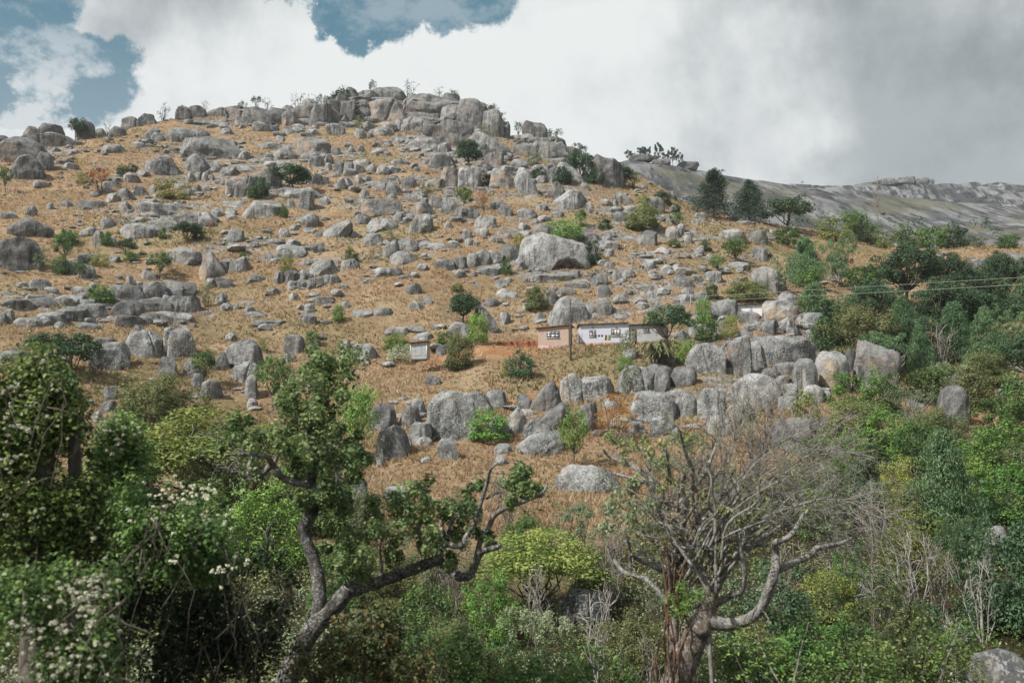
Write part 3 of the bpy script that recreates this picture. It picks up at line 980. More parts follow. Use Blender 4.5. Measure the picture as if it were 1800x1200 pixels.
1095 616 1119 636 r 0 n
1163 622 1187 642 r 0 o
1205 606 1276 656 r 10 w|large rounded boulder under the bright green shrub
1264 604 1284 642 r 0 k
1277 594 1322 662 f 0 ow|tall pointed boulder with rusty patches at its foot
1312 590 1432 646 b 4 w|largest whale-shaped rock of the right hand outcrop
1317 610 1348 652 r 0 w
1417 588 1456 616 r 0 o
1291 581 1323 596 r 0 n
1335 564 1369 588 r 0 n
1368 558 1402 587 r 0 l
1401 552 1452 586 r -8 w|pale boulder left of the olive tree
1309 565 1337 582 r 0 n
1395 634 1436 686 r 0 n
1433 622 1492 690 r 0 o|tall smooth buff boulder under the olive tree
1502 605 1580 698 b 14 o|tall leaning boulder with a tan face and streaked dark side
1487 618 1508 660 b 0 k
1357 638 1406 658 s -8 k
1274 661 1373 716 d 0 w|broad speckled dome boulder behind the dead twigs
1361 662 1391 678 r 0 n
1369 676 1402 698 r 0 n
1407 680 1448 710 r 0 w
1437 688 1462 706 r 0 n
1369 698 1402 724 r 0 n
1111 690 1188 744 r 0 w|broad lichen-white boulder behind the orange bush
1185 694 1230 734 b 0 w|left one of two block boulders behind the thicket edge
1225 686 1274 734 b 0 w|right one of two block boulders, dark streaks on its face
1177 684 1220 702 r 0 n
1059 700 1090 722 r 0 w
1143 734 1188 768 r 0 n
1099 744 1132 766 r 0 n
1015 710 1050 760 r 0 n
1241 732 1286 766 r 0 n
1277 710 1332 744 r 0 n
977 822 1090 868 d 0 w|low lichen-covered dome boulder left of the twisted tree
1355 742 1434 796 b 0 n|big block boulder seen through the dead twigs
1439 735 1472 774 b 0 n
1399 788 1442 804 s 0 n
1461 788 1500 810 r 0 n
1545 793 1588 816 f 0 k
1595 806 1622 824 f 0 k
1651 686 1702 746 r 0 k|tall rounded boulder beside the red gully
1657 661 1688 684 r 0 k
1711 653 1754 680 f 0 n|rough cracked boulder on the right below the fallen log
1593 703 1622 720 r 0 n
1641 728 1671 764 f 0 n
1753 686 1769 702 r 0 k
1709 454 1754 484 b 0 k
1757 446 1806 484 r 0 k
1712 1172 1822 1270 R 0 w|large pale boulder at the bottom right corner
1499 1030 1545 1080 r 0 k
1733 932 1770 960 r 0 n
1715 968 1744 994 r 0 n
980 1050 1068 1110 r 0 k|dark boulder hidden in the thicket behind the pale bare shrub
1026 410 1059 429 s 0 n
1047 422 1087 441 s 8 n
1059 410 1077 425 r 0 n
1061 438 1079 453 r 0 n
1059 460 1087 473 r 0 n
999 474 1019 491 r 0 n
1041 482 1067 505 f 0 n
1071 474 1097 492 r 0 n
1093 474 1116 491 r 0 n
1047 502 1073 525 r 0 n
1049 527 1078 556 f 0 n
1029 534 1049 551 r 0 n
1077 550 1111 562 s 0 n
1117 532 1141 545 r 0 n
1111 522 1137 535 r 0 n
1135 513 1156 530 r 0 n
1155 506 1179 519 r -12 n
1125 500 1155 513 r 0 n
1130 456 1154 474 r 0 n
1152 452 1171 465 r 0 n
1161 466 1185 483 r 0 n
1180 464 1203 481 b 0 n
1185 483 1218 505 f -15 n
1195 505 1221 519 r 0 n
1187 518 1217 533 r 0 k
1217 513 1245 533 r 0 n
1240 477 1268 497 r 0 w
1279 459 1317 475 r 0 n
1325 470 1379 514 r 10 n|pale rounded boulder beside the olive-green shrub tree
1249 528 1300 564 r 0 k|dark brown round boulder left of the white hut
1285 548 1336 570 s 0 n
1342 531 1404 566 b 0 o|square buff boulder right of the white hut
1362 513 1402 536 d 0 n
1209 570 1250 594 r 0 w
1185 582 1212 600 s -14 k
1219 432 1241 443 r 0 n
1153 434 1179 447 s 0 n
1265 403 1314 428 s 0 l|pale rock face under the grassy ledge on the east slope
1317 406 1348 430 b 0 k
1240 448 1257 460 r 0 n
1323 434 1349 461 r 0 n
'''
ROCKS = []
for ln in BOULDERS.strip().splitlines():
    a, _, lab = ln.partition('|'); q = a.split()
    ROCKS.append((tuple(float(v) for v in q[:4]), q[4], math.radians(float(q[5])), q[6], lab))
order = sorted(range(len(ROCKS)), key=lambda i: -(ROCKS[i][0][2] - ROCKS[i][0][0]) * (ROCKS[i][0][3] - ROCKS[i][0][1]) - (1e6 if ROCKS[i][4] else 0))
SINGLE = set(order[:300])
LANDMARKS = []      # (x, y, phrase) of things that a label may refer to
LABELS = []         # (object, look, x, y): labels given out at the end
small_mb = MB()
def small_stone(P, w, dp, h, seed):
    V, F = boulder_shape('fsbf'[seed % 4], seed % 24, 2)
    a = RNG.uniform(0, 6.28); c, s = math.cos(a), math.sin(a)
    V = V * (w, dp, h); V = np.stack((V[:, 0] * c - V[:, 1] * s, V[:, 0] * s + V[:, 1] * c, V[:, 2] - 0.3 * h), 1)
    small_mb.add(V + P, F)
_shape_cache = {}
ROCK_AT = []
for i, (bb, kind, roll, tone, lab) in enumerate(ROCKS):
    x0, y0, x1, y1 = bb; cx = (x0 + x1) / 2
    k = {'O': 'b', 'D': 'f', 'R': 'r'}.get(kind, kind)
    if kind == 'R':
        P = np.array(ray(cx, y1)) * 24.0; P[2] = 24.0 * ray(cx, y1)[2]
    else:
        P = hit(cx, y1 - 1)
    d = math.hypot(P[0], P[1]); sc = math.hypot(d, P[2] * 0.5) / FPX
    w, h = (x1 - x0) * sc * (1.22 if y1 < 245 and 400 < cx < 900 else 1.05 if y1 > 560 else 1.12), (y1 - y0) * sc * 1.05
    dp = min(w * 0.85, h * 2.2) if kind != 's' else w * 0.8
    dp = max(dp, h * 0.7)
    emb = 0.42 * h + 0.14 * dp
    lift = max(0.0, (project(P)[1] - y1) * sc) if kind != 'R' else 0.0     # stands on the crest line
    if lift > 0.3: P = P + np.array((0, 0, lift)); emb += lift
    ROCK_AT.append((P[0], P[1], w * 0.5))
    rz = -math.atan2(P[0], P[1])
    if i not in SINGLE:
        small_stone(P + np.array((math.sin(-rz) * dp * 0.4, math.cos(rz) * dp * 0.4, 0.3 * (h + emb) - emb)), w, dp, h + emb, i); continue
    big = (x1 - x0) * (y1 - y0) > 1500
    asp = (1.9, 1, 1) if abs(roll) > 0.3 else (1, 1, 1)
    V, F = boulder_shape(k, i * 7 + 3, 5 if big and lab else 4, asp, roll)
    V = V.copy()
    if kind == 'O':        # the arched hollow at the foot of the overhang boulder
        V[:, 0] += 0.10 * np.clip(V[:, 2] - 0.3, 0, 1) * 0
        a = np.clip(1 - ((V[:, 0] - 0.17) / 0.34) ** 2, 0, 1) * 0.44
        m = np.clip((a - V[:, 2] + 0.10) / 0.05, 0, 1) * np.clip(-V[:, 1] / 0.2, 0, 1)
        V[:, 1] += m * (0.22 + 0.25 * np.clip(a - V[:, 2], 0, 1))
    if kind == 'D':        # diamond: narrow at the foot, ridged
        zz = V[:, 2]; s = np.interp(zz, (0, 0.30, 0.55, 1), (0.66, 0.88, 1.06, 0.92)); V[:, 0] *= s; V[:, 1] *= s; V[:, 0] += np.interp(zz, (0, 0.4, 1), (0.0, 0.05, -0.14))
    V[:, 0] *= w; V[:, 1] = (V[:, 1] + 0.40) * dp; V[:, 2] = V[:, 2] * (h + emb) - emb
    if kind in 'O': V[:, 2] += 0.25
    mb = MB(); mb.add(V, F)
    o = mb.build('boulder', M_ROCK, loc=P, crease=rad(30)); o.rotation_euler = (0, 0, rz)
    r = random.random()
    o['dark'] = 0.50 if 'k' in tone else (-0.28 if 'l' in tone else -0.08 + 0.55 * r)
    o['rust'] = 1.0 if 'o' in tone else 0.16 * (random.random() < 0.3)
    o['lichen'] = 1.0 if 'w' in tone else 0.2 + 0.5 * random.random()
    tag(o, lab or None, 'boulder', 'granite boulders of the hillside')
    if not lab:
        asp_ = (x1 - x0) / (y1 - y0)
        ar = (x1 - x0) * (y1 - y0)
        look = ('small' if ar < 330 else 'mid-sized' if ar < 800 else 'large') + ' '
        look += ('dark' if 'k' in tone else 'pale' if 'l' in tone else 'stained' if 'o' in tone else 'grey') + ' '
        look += 'flat slab' if kind == 's' and asp_ > 1.6 else 'blocky boulder' if kind == 'b' else 'angular boulder' if kind == 'f' else 'rounded boulder'
        LABELS.append((o, look, cx, (y0 + y1) / 2))
# the joined rock walls of the summit, behind the single blocks
for (x0, y0, x1, y1, lab) in ((405, 189, 505, 222, 'long low cliff wall at the left end of the summit'), (490, 183, 610, 222, 'dark jointed cliff wall in the middle of the summit'), (595, 168, 720, 216, 'jointed cliff wall under the summit dome'), (705, 163, 815, 212, 'jointed cliff wall right of the biggest summit block'),
                              (745, 205, 830, 262, 'broken rock face below the right end of the summit wall'), (905, 240, 1010, 285, 'layered rock face under the square skyline knob'), (40, 232, 130, 262, 'dark rock wall joining the left crest boulders')):
    cx = (x0 + x1) / 2; P = hit(cx, y1 - 2); d = math.hypot(P[0], P[1]); sc = math.hypot(d, P[2] * 0.5) / FPX
    w, h = (x1 - x0) * sc * 1.12, (y1 - y0) * sc * 1.08
    V, F = boulder_shape('b', int(x0), 5); V = V.copy()
    q = V * (w, w * 0.5, h); jn = np.abs(vnoise(np.stack((q[:, 0] * 0.33, q[:, 2] * 0.08, q[:, 1] * 0.1), 1) + x0)); jh = np.abs(vnoise(np.stack((q[:, 2] * 0.45, q[:, 0] * 0.05, q[:, 1] * 0), 1) + x0 + 5))
    V[:, 1] += 0.10 * np.exp(-(jn / 0.10) ** 2) + 0.07 * np.exp(-(jh / 0.10) ** 2) + 0.10 * vnoise(q * 0.22 + x0)
    V[:, 2] += 0.13 * vnoise(np.stack((q[:, 0] * 0.28, q[:, 1] * 0.2, q[:, 2] * 0), 1) + x0 + 9) * V[:, 2]
    V[:, 0] *= w * 1.05; V[:, 1] = (V[:, 1] + 0.55) * w * 0.45; V[:, 2] = V[:, 2] * h * 1.5 - h * 0.5
    mb = MB(); mb.add(V, F); o = mb.build('cliff_wall', M_ROCK, loc=P, crease=rad(32)); o.rotation_euler = (0, 0, -math.atan2(P[0], P[1])); o['dark'] = 0.35; o['rust'] = 0.4; o['lichen'] = 0.6
    tag(o, lab, 'cliff', 'rock walls of the summit')
# packed broken blocks that fill the outcrops between the single boulders
def packed(px0, py0, px1, py1, n, a, b):
    for _ in range(n):
        px, py = RNG.uniform(px0, px1), RNG.uniform(py0, py1); P = hit(px, py); d = math.hypot(P[0], P[1]); s = d / FPX
        w = (a + (b - a) * RNG.random() ** 2) * s; h = w * RNG.uniform(0.28, 0.75); k = 'bsffs'[RNG.integers(5)]
        V, F = boulder_shape(k, int(RNG.integers(1000, 1040)), 3)
        ang = -math.atan2(P[0], P[1]) + RNG.normal() * 0.5; c, q = math.cos(ang), math.sin(ang)
        V = V * (w * RNG.uniform(0.9, 2.2), w, h * 1.6); V = np.stack((V[:, 0] * c - V[:, 1] * q, V[:, 0] * q + V[:, 1] * c, V[:, 2] - 0.62 * h), 1)
        small_mb.add(V + P, F)
for z_ in ((400, 195, 880, 232, 110, 9, 22), (640, 235, 960, 345, 90, 8, 22), (330, 215, 640, 350, 70, 8, 20), (900, 335, 1240, 540, 80, 8, 20), (930, 250, 1090, 320, 50, 8, 22), (1260, 545, 1460, 720, 60, 10, 24), (640, 700, 1300, 770, 46, 10, 22), (60, 500, 340, 575, 40, 10, 26), (460, 380, 900, 500, 45, 7, 18), (170, 250, 420, 400, 34, 8, 20), (0, 250, 130, 300, 20, 8, 20)):
    packed(*z_)
LANDMARKS += [(40, 265, 'the huge left crest dome'), (93, 240, 'the peaked left skyline boulder'), (375, 260, 'the long speckled boulder'), (290, 295, 'the pale faceted boulder'), (347, 290, 'the pointed dome boulder'),
              (55, 403, 'the black stained slab'), (562, 200, 'the tall summit buttress'), (687, 193, 'the biggest summit block'), (732, 218, 'the brick-shaped summit boulder'), (850, 205, 'the east summit shoulder'),
              (858, 250, 'the huge tilted slab'), (790, 311, 'the flesh-faced square boulder'), (892, 312, 'the buff leaning slab'), (940, 222, 'the square skyline knob'), (1066, 300, 'the cracked whaleback rock'),
              (998, 351, 'the smooth egg-shaped boulder'), (1138, 419, 'the undercut angular boulder'), (976, 442, 'the huge overhang boulder'), (670, 366, 'the long orange-ended block'), (655, 421, 'the single round middle boulder'),
              (710, 454, 'the capsule-shaped boulder'), (30, 450, 'the dark wedge boulder'), (368, 466, 'the diamond-shaped boulder'), (270, 512, 'the upper ledge band'), (225, 545, 'the dark oval ledge block'), (166, 548, 'the long low left ledge'),
              (284, 606, 'the split twin boulder'), (192, 627, 'the squat speckled boulder'), (462, 366, 'the many-faceted pale boulder'), (538, 352, 'the upright pillar boulder'), (596, 296, 'the row of split blocks'),
              (553, 256, 'the buff-cornered square boulder'), (540, 388, 'the kite-shaped boulder'), (411, 413, 'the lone angular grass boulder'), (570, 471, 'the stacked middle blocks'), (429, 624, 'the tall speckled dome'),
              (640, 620, 'the lone boulder by the shed'), (795, 734, 'the tallest lower block'), (690, 782, 'the weed-faced round boulder'), (1003, 686, 'the orange-sided block'), (998, 548, 'the streaked dome boulder'),
              (1372, 618, 'the whale-shaped rock'), (1299, 628, 'the rusty pointed boulder'), (1541, 651, 'the tan leaning boulder'), (1323, 688, 'the broad dome behind the twigs'), (1676, 716, 'the boulder by the red gully'),
              (1240, 631, 'the boulder under the bright shrub'), (1352, 492, 'the boulder by the olive-green shrub'), (1372, 548, 'the buff boulder by the hut'), (1320, 548, 'the white hut'), (1150, 716, 'the lichen-white broad boulder'),
              (975, 592, 'the peach house'), (1090, 588, 'the lavender house'), (740, 610, 'the tin shed'), (1003, 630, 'the foot of the utility pole'), (1033, 845, 'the low lichen dome')]

# ------------------------------------------------------------------ loose stones and dry grass
def on_slope(n, d0, d1, bias=1.0, px0=-60, px1=1860):
    u = RNG.uniform(0, 1, n); k = 2 - bias
    d = (d0 ** k + u * (d1 ** k - d0 ** k)) ** (1 / k)
    az = RNG.uniform(px_az(px0), px_az(px1), n)
    x, y = d * np.sin(az), d * np.cos(az)
    return x, y
def scatter_stones():
    x, y = on_slope(8200, 66, 335, 1.0)
    z = height(x, y); px = 900 + FPX * x / y
    crest = np.interp(px, (0, 130, 300, 480, 680, 800, 900, 1000, 1120, 1250, 1400, 1800), (258, 270, 292, 302, 322, 315, 283, 266, 242, 232, 238, 248))
    d = np.hypot(x, y)
    cl = fbm(np.stack((x, y, z * 0), 1) * 0.07 + 5, 3)
    ok = (d < crest) & (cl > RNG.uniform(-0.25, 0.5, len(x)) + np.where(px > 1450, 0.30, 0) + np.where(px < 420, 0.12, 0) + np.where(d < 108, 0.18, 0))
    ok &= ~((px > 800) & (px < 1200) & (d > 96) & (d < 124))
    ok &= ~((px > 560) & (px < 960) & (d > 78) & (d < 110) & (cl < 0.35))
    for i in np.nonzero(ok)[0]:
        s = 0.25 + 0.6 * RNG.random() ** 2.2 + (1.0 * RNG.random() if RNG.random() < 0.14 else 0)
        s *= 0.75 + d[i] / 400
        small_stone(np.array((x[i], y[i], z[i])), s * RNG.uniform(1.0, 2.4), s * 1.3, s * RNG.uniform(0.45, 0.9), int(RNG.integers(0, 24)))
scatter_stones()
_o = small_mb.build('scattered_stones', M_ROCK, crease=rad(26)); tag(_o, 'small grey granite stones lying loose all over the grassy hillside', kind='stuff')
_o['dark'] = 0.0; _o['rust'] = 0.1; _o['lichen'] = 0.7

def mat_grass():
    t = NT('dry_grass_blades'); ti = t.attr('tint')
    r = t.n('ShaderNodeValToRGB'); t.l(ti, r.inputs[0])
    el = r.color_ramp.elements
    for k, (p, c) in enumerate(((0.0, (0.15, 0.175, 0.07)), (0.22, (0.24, 0.22, 0.10)), (0.30, (0.28, 0.175, 0.095)), (0.55, (0.425, 0.295, 0.175)), (0.8, (0.52, 0.41, 0.275)), (1.0, (0.60, 0.51, 0.37)))):
        e = el[0] if k == 0 else el[1] if k == 1 else el.new(p)
        e.position = p; e.color = (*c, 1)
    d = t.n('ShaderNodeBsdfDiffuse'); t.l(r.outputs[0], d.inputs['Color'])
    tr = t.n('ShaderNodeBsdfTranslucent'); t.l(r.outputs[0], tr.inputs['Color'])
    mx = t.n('ShaderNodeMixShader'); mx.inputs[0].default_value = 0.4
    t.l(d.outputs[0], mx.inputs[1]); t.l(tr.outputs[0], mx.inputs[2]); t.l(mx.outputs[0], t.out.inputs[0])
    return t.m
def scatter_grass():
    n = 150000
    x, y = on_slope(n, 60, 330, 1.55)
    z = height(x, y); d = np.hypot(x, y); px = 900 + FPX * x / y
    P = np.stack((x, y, z), 1)
    f1 = fbm(P * 0.06 + 9, 3); f2 = fbm(P * 0.25 + 2, 3)
    lim = np.interp(px, (-400, 0, 350, 560, 650, 980, 1100, 1450, 1620, 1900), (76, 74, 76, 68, 60, 60, 66, 86, 100, 106))
    soil = np.exp(-(((px - 860) / 70) ** 2 + ((d - 110) / 5) ** 2)) + np.exp(-(((px - 930) / 45) ** 2 + ((d - 93) / 3.5) ** 2))
    ok = (d > lim) & (f2 > RNG.uniform(-0.9, 0.0, n)) & (soil < RNG.uniform(0.1, 0.9, n))
    P, d, f1, f2, px = P[ok], d[ok], f1[ok], f2[ok], px[ok]
    n = len(P)
    tall = (0.22 + 0.46 * np.clip(f2 + 0.35, 0, 1)) * np.interp(d, (60, 110, 330), (1.0, 0.8, 1.0)) * RNG.uniform(0.6, 1.3, n)
    meadow = np.exp(-(((px - 720) / 130) ** 2 + ((d - 96) / 12) ** 2)); tall *= 1 + 0.5 * meadow
    tint = np.clip(0.56 + 0.38 * f2 + RNG.normal(0, 0.12, n) + 0.14 * meadow, 0.30, 1)
    gr = np.clip(f1 * 1.3 + 0.02 + np.where(px > 1250, 0.12, 0) + 0.35 * np.exp(-(((px - 400) / 60) ** 2 + ((d - 138) / 12) ** 2)) + 0.4 * np.exp(-(((px - 1060) / 120) ** 2 + ((d - 104) / 5) ** 2)), 0, 0.8)
    g = RNG.uniform(0, 1, n) < gr; tint[g] = RNG.uniform(0, 0.28, g.sum())
    mb = MB()
    for b in range(4):
        a = RNG.uniform(0, 2 * math.pi, n); lean = RNG.uniform(0.15, 0.7, n) * tall
        dirv = np.stack((np.cos(a), np.sin(a), np.zeros(n)), 1)
        side = np.stack((-np.sin(a + 1.0), np.cos(a + 1.0), np.zeros(n)), 1) * (0.05 + 0.06 * RNG.random(n))[:, None] * np.interp(d, (60, 330), (0.8, 2.2))[:, None]
        root = P + dirv * 0.12 * RNG.random(n)[:, None] - (0, 0, 0.05)
        tip = root + dirv * lean[:, None]; tip[:, 2] += tall * RNG.uniform(0.6, 1.1, n)
        V = np.stack((root - side, root + side, tip), 1).reshape(-1, 3)
        mb.add(V, np.arange(n * 3).reshape(-1, 3), np.repeat(np.clip(tint + RNG.normal(0, 0.05, n), 0, 1), 3))
    o = mb.build('dry_hillside_grass', mat_grass(), smooth=False); tag(o, 'dry orange and straw-coloured grass covering the hillside between the rocks', kind='stuff')
scatter_grass()

# ------------------------------------------------------------------ houses, shed, pole, wires
def mat_block(name, a, b, m):
    t = NT(name); v = t.mapping(t.coord('Object'), rot=(rad(90), 0, 0)); k = t.n('ShaderNodeTexBrick'); t.l(v, k.inputs['Vector'])
    for q, c in (('Color1', a), ('Color2', b), ('Mortar', m)): k.inputs[q].default_value = (*c, 1)
    for q, c in (('Scale', 1.0), ('Mortar Size', 0.018), ('Brick Width', 0.42), ('Row Height', 0.21)): k.inputs[q].default_value = c
    n1 = t.noise(t.coord('Object'), 1.4, 6, 0.65)
    return t.princ(t.mix(t.math('MULTIPLY', t.ramp(n1, 0.45, 0.7), 0.35), k.outputs[0], (0.36, 0.27, 0.22)), 0.95, 0.1, t.bump(n1, 0.2, 0.03))
M_PEACH = mat_block('peach_block_wall', (0.53, 0.39, 0.31), (0.46, 0.355, 0.29), (0.38, 0.30, 0.25))
M_LAV = mat_plain('lavender_plaster', (0.60, 0.61, 0.68), 0.9, 0.04, 2.0)
M_PINK = mat_plain('bare_plinth', (0.36, 0.25, 0.21), 0.95, 0.12, 3.0)
M_GREYW = mat_plain('grey_render', (0.46, 0.46, 0.47), 0.95, 0.10, 2.0)
M_WHITE = mat_plain('white_wall', (0.72, 0.72, 0.70), 0.9, 0.05, 2.0)
M_ROOF = mat_plain('rusty_roof_iron', (0.21, 0.15, 0.12), 0.7, 0.35, 4.0, 0.2)
M_TIN = mat_plain('corrugated_tin', (0.40, 0.41, 0.41), 0.55, 0.2, 4.0, 0.4)
M_RUST = mat_plain('rusted_tin', (0.30, 0.13, 0.085), 0.8, 0.3, 6.0, 0.2)
M_FRAME = mat_plain('dark_window_frame', (0.06, 0.055, 0.055), 0.6, 0.1)
M_WFRAME = mat_plain('brown_frame', (0.13, 0.085, 0.07), 0.7, 0.1)
M_PANE = mat_plain('window_glass', (0.30, 0.34, 0.36), 0.08, 0.25, 2.0, 0.0, 0.8, 0.0)
M_PALEPANE = mat_plain('whitish_reflection_glass', (0.66, 0.66, 0.64), 0.25, 0.10, 3.0, 0.0, 0.6, 0.0)  # paler panes: a whitish reflection put into the glass colour
M_WOOD = mat_plain('weathered_wood', (0.10, 0.078, 0.06), 0.95, 0.3, 8.0)
M_CABLE = mat_plain('bare_cable', (0.42, 0.44, 0.42), 0.5, 0.1, 2.0, 0.3)
M_DARK = mat_plain('dark_cloth', (0.03, 0.035, 0.04), 0.95); M_YEL = mat_plain('yellow_cloth', (0.62, 0.44, 0.07), 0.95); M_GRN = mat_plain('green_cloth', (0.05, 0.20, 0.15), 0.95)
M_EARTH = mat_plain('red_cut_earth', (0.215, 0.088, 0.052), 1.0, 0.55, 2.6, 0.0, 0.05, 0.8)
def at(px, py, d):
    r = ray(px, py); return np.array((r[0] * d, r[1] * d, r[2] * d))
def window(parent, x, z, w, h, cols, rows, frame, panes, y=0.0):
    """frame proud of the wall, every pane a piece of its own"""
    f = MB(); t = 0.05
    f.box((x, y - 0.05, z), (x + w, y + 0.03, z + t)); f.box((x, y - 0.05, z + h - t), (x + w, y + 0.03, z + h))
    for i in range(cols + 1):
        xx = x + (w - t) * i / cols; f.box((xx, y - 0.047, z + t), (xx + t, y + 0.03, z + h - t))
    cw = (w - t) / cols
    zs = [z + t] + [z + h * q for q in rows] + [z + h - t]
    for k in range(1, len(zs) - 1):
        for i in range(cols): f.box((x + cw * i + t, y - 0.044, zs[k] - 0.02), (x + cw * (i + 1), y + 0.03, zs[k] + 0.02))
    o = f.build('window', frame, parent, smooth=False)
    for k in range(len(zs) - 1):
        for i in range(cols):
            p = MB(); p.box((x + cw * i + t + 0.002, y - 0.022, zs[k] + 0.022), (x + cw * (i + 1) - 0.002, y - 0.008, zs[k + 1] - 0.022))
            p.build('pane', panes[(i + k) % len(panes)], o, smooth=False)
    sl = MB(); sl.box((x - 0.06, y - 0.09, z - 0.07), (x + w + 0.06, y - 0.002, z - 0.004)); sl.build('sill', M_GREYW, o, smooth=False)
def roof_sheet(parent, x0, x1, y0, y1, z0, z1, mat, over=0.2, name='roof'):
    """corrugated sheet, ridges running front to back, rising from z0 to z1 along x"""
    mb = MB(); n = int((x1 - x0 + 2 * over) / 0.075)
    xs = np.linspace(x0 - over, x1 + over, n); zz = np.interp(xs, (x0, x1), (z0, z1)) + (z1 - z0) / (x1 - x0) * np.where(xs < x0, xs - x0, np.where(xs > x1, xs - x1, 0)) + 0.022 * np.where(np.arange(n) % 2, 1, -1)
    V = []
    for yy in (y0 - 0.28, y1 + 0.2):
        for dz in (0.0, 0.045): V += [(x, yy, z + dz) for x, z in zip(xs, zz)]
    F = []
    for i in range(n - 1):
        F += [(i, i + 1, n + i + 1, n + i), (2 * n + i + 1, 2 * n + i, 3 * n + i, 3 * n + i + 1), (n + i, n + i + 1, 3 * n + i + 1, 3 * n + i), (i + 1, i, 2 * n + i, 2 * n + i + 1)]
    mb.add(V, F); r = mb.build(name, mat, parent, smooth=False)
    for k, xx in enumerate(np.linspace(x0 + 0.25, x1 - 0.25, max(3, int((x1 - x0) / 0.9)))):
        b = MB(); zb = np.interp(xx, (x0, x1), (z0, z1)); b.box((xx - 0.035, y0 - 0.22, zb - 0.13), (xx + 0.035, y0 - 0.012, zb - 0.03)); b.build('rafter_end', M_WOOD, r, smooth=False)
def wall_block(parent, x0, x1, y0, y1, zl, zr, mat, name='wall', z0=-0.6):
    mb = MB(); mb.prism([(x0, z0), (x1, z0), (x1, zr), (x0, zl)], y0, y1); return mb.build(name, mat, parent, smooth=False)
def house_root(name, px, py, d, yaw):
    P = at(px, py, d); o = empty(name, P, -math.atan2(P[0], P[1]) + yaw); return o
S = 112.0 / FPX      # metres to a pixel at the houses
# peach house
h = house_root('peach_house', 946, 610, 111.0, rad(-9))
tag(h, 'small peach block house with one wide window beside the red earth bank', 'house')
W = 53 * S / math.cos(rad(9))
wall_block(h, 0, W, 0, 3.2, 2.08, 2.36, M_PEACH)
pl = MB(); pl.box((-0.02, -0.025, -0.6), (W + 0.02, 3.2, 0.18)); pl.build('plinth', M_PINK, h, smooth=False)
roof_sheet(h, 0, W, 0, 3.2, 2.13, 2.41, M_ROOF, 0.32)
window(h, 15.5 * S, 1.02, 22 * S, 0.74, 3, (0.55,), M_FRAME, (M_PANE, M_PALEPANE, M_PANE, M_PANE, M_PALEPANE))
dr = MB(); dr.box((W - 0.01, 1.5, 0.2), (W + 0.03, 2.3, 2.0)); dr.build('door', M_WFRAME, h, smooth=False)
# lavender house with its grey extension
h = house_root('lavender_house', 1019, 606, 111.5, rad(3))
tag(h, 'long lavender house with two barred windows and a grey lean-to at its end', 'house')
W1, W2 = 86 * S, 152 * S
wall_block(h, 0, W1, 0, 3.6, 2.22, 2.42, M_LAV, z0=0.30)
pl = MB(); pl.box((-0.03, -0.03, -0.7), (W1, 3.6, 0.297)); pl.build('plinth', M_PINK, h, smooth=False)
wall_block(h, W1 + 0.002, W2, 0.22, 3.4, 2.20, 2.34, M_GREYW, 'lean_to_wall', -0.7)
roof_sheet(h, 0, W1 - 0.2, 0, 3.6, 2.27, 2.46, M_ROOF, 0.2)
roof_sheet(h, W1 + 0.25, W2, 0.22, 3.4, 2.26, 2.40, M_ROOF, 0.16, 'lean_to_roof')
window(h, 17 * S, 0.95, 11 * S, 0.72, 2, (0.6,), M_WFRAME, (M_PALEPANE, M_PANE, M_PALEPANE))
window(h, 55 * S, 1.02, 16 * S, 0.76, 3, (), M_WFRAME, (M_PANE, M_PALEPANE, M_PALEPANE))
window(h, 112 * S, 1.50, 10 * S, 0.36, 2, (), M_FRAME, (M_PANE,), 0.22)
dr = MB(); dr.box((92 * S, 0.19, -0.2), (100 * S, 0.216, 1.75)); dr.build('door', M_WFRAME, h, smooth=False)
for xv in (22 * S, 63 * S):
    v = MB(); v.box((xv, -0.012, 1.86), (xv + 0.22, 0.02, 1.98)); v.build('air_vent', M_WFRAME, h, smooth=False)
# washing line and cloths before the lavender house
def hang(name, px0, px1, py0, py1, d, mat, label):
    a, b = at(px0, py0, d), at(px1, py1, d); nx, nz = 9, 7
    U, Wv = np.meshgrid(np.linspace(0, 1, nx), np.linspace(0, 1, nz), indexing='ij')
    X = a[0] + (b[0] - a[0]) * U + 0.02 * np.sin(Wv * 5); Y = a[1] + 0.05 * np.sin(U * 9 + Wv) * (0.3 + Wv) + 0 * U; Z = a[2] + (b[2] - a[2]) * Wv
    V = np.stack((X, Y, Z), -1).reshape(-1, 3); n = len(V); V = np.concatenate((V, V + (0, 0.012, 0)))
    i, j = np.meshgrid(np.arange(nx - 1), np.arange(nz - 1), indexing='ij')
    F = np.stack((i * nz + j, i * nz + j + 1, (i + 1) * nz + j + 1, (i + 1) * nz + j), -1).reshape(-1, 4)
    mb = MB(); mb.add(V, np.concatenate((F, F[:, ::-1] + n))); o = mb.build(name, mat)
    tag(o, label, 'laundry', 'washing on the line')
ln = empty('clothes_line', at(1021, 604, 110)); tag(ln, 'sagging clothes line on two poles along the lavender house', 'clothes line')
for px in (1023, 1090):
    b, t_ = at(px, 606, 110), at(px, 587, 110); m = MB(); m.tube([b - ln.location, t_ - ln.location], 0.03, 6); m.build('post', M_WOOD, ln)
m = MB(); m.tube([at(1023 + 67 * k / 12, 587.5 + 6 * (k / 12) * (1 - k / 12), 110) - ln.location for k in range(13)], 0.010, 4); m.build('wire', M_CABLE, ln)
hang('hanging_cloth', 1063.5, 1066.5, 588.6, 598, 109.98, M_DARK, 'black cloth hanging on the line beside the yellow one')
hang('hanging_cloth', 1066.8, 1070.2, 588.6, 598.5, 109.98, M_YEL, 'yellow cloth hanging on the line between dark ones')
hang('hanging_cloth', 1070.5, 1073.5, 588.6, 598, 109.98, M_GRN, 'green cloth hanging on the line beside the yellow one')
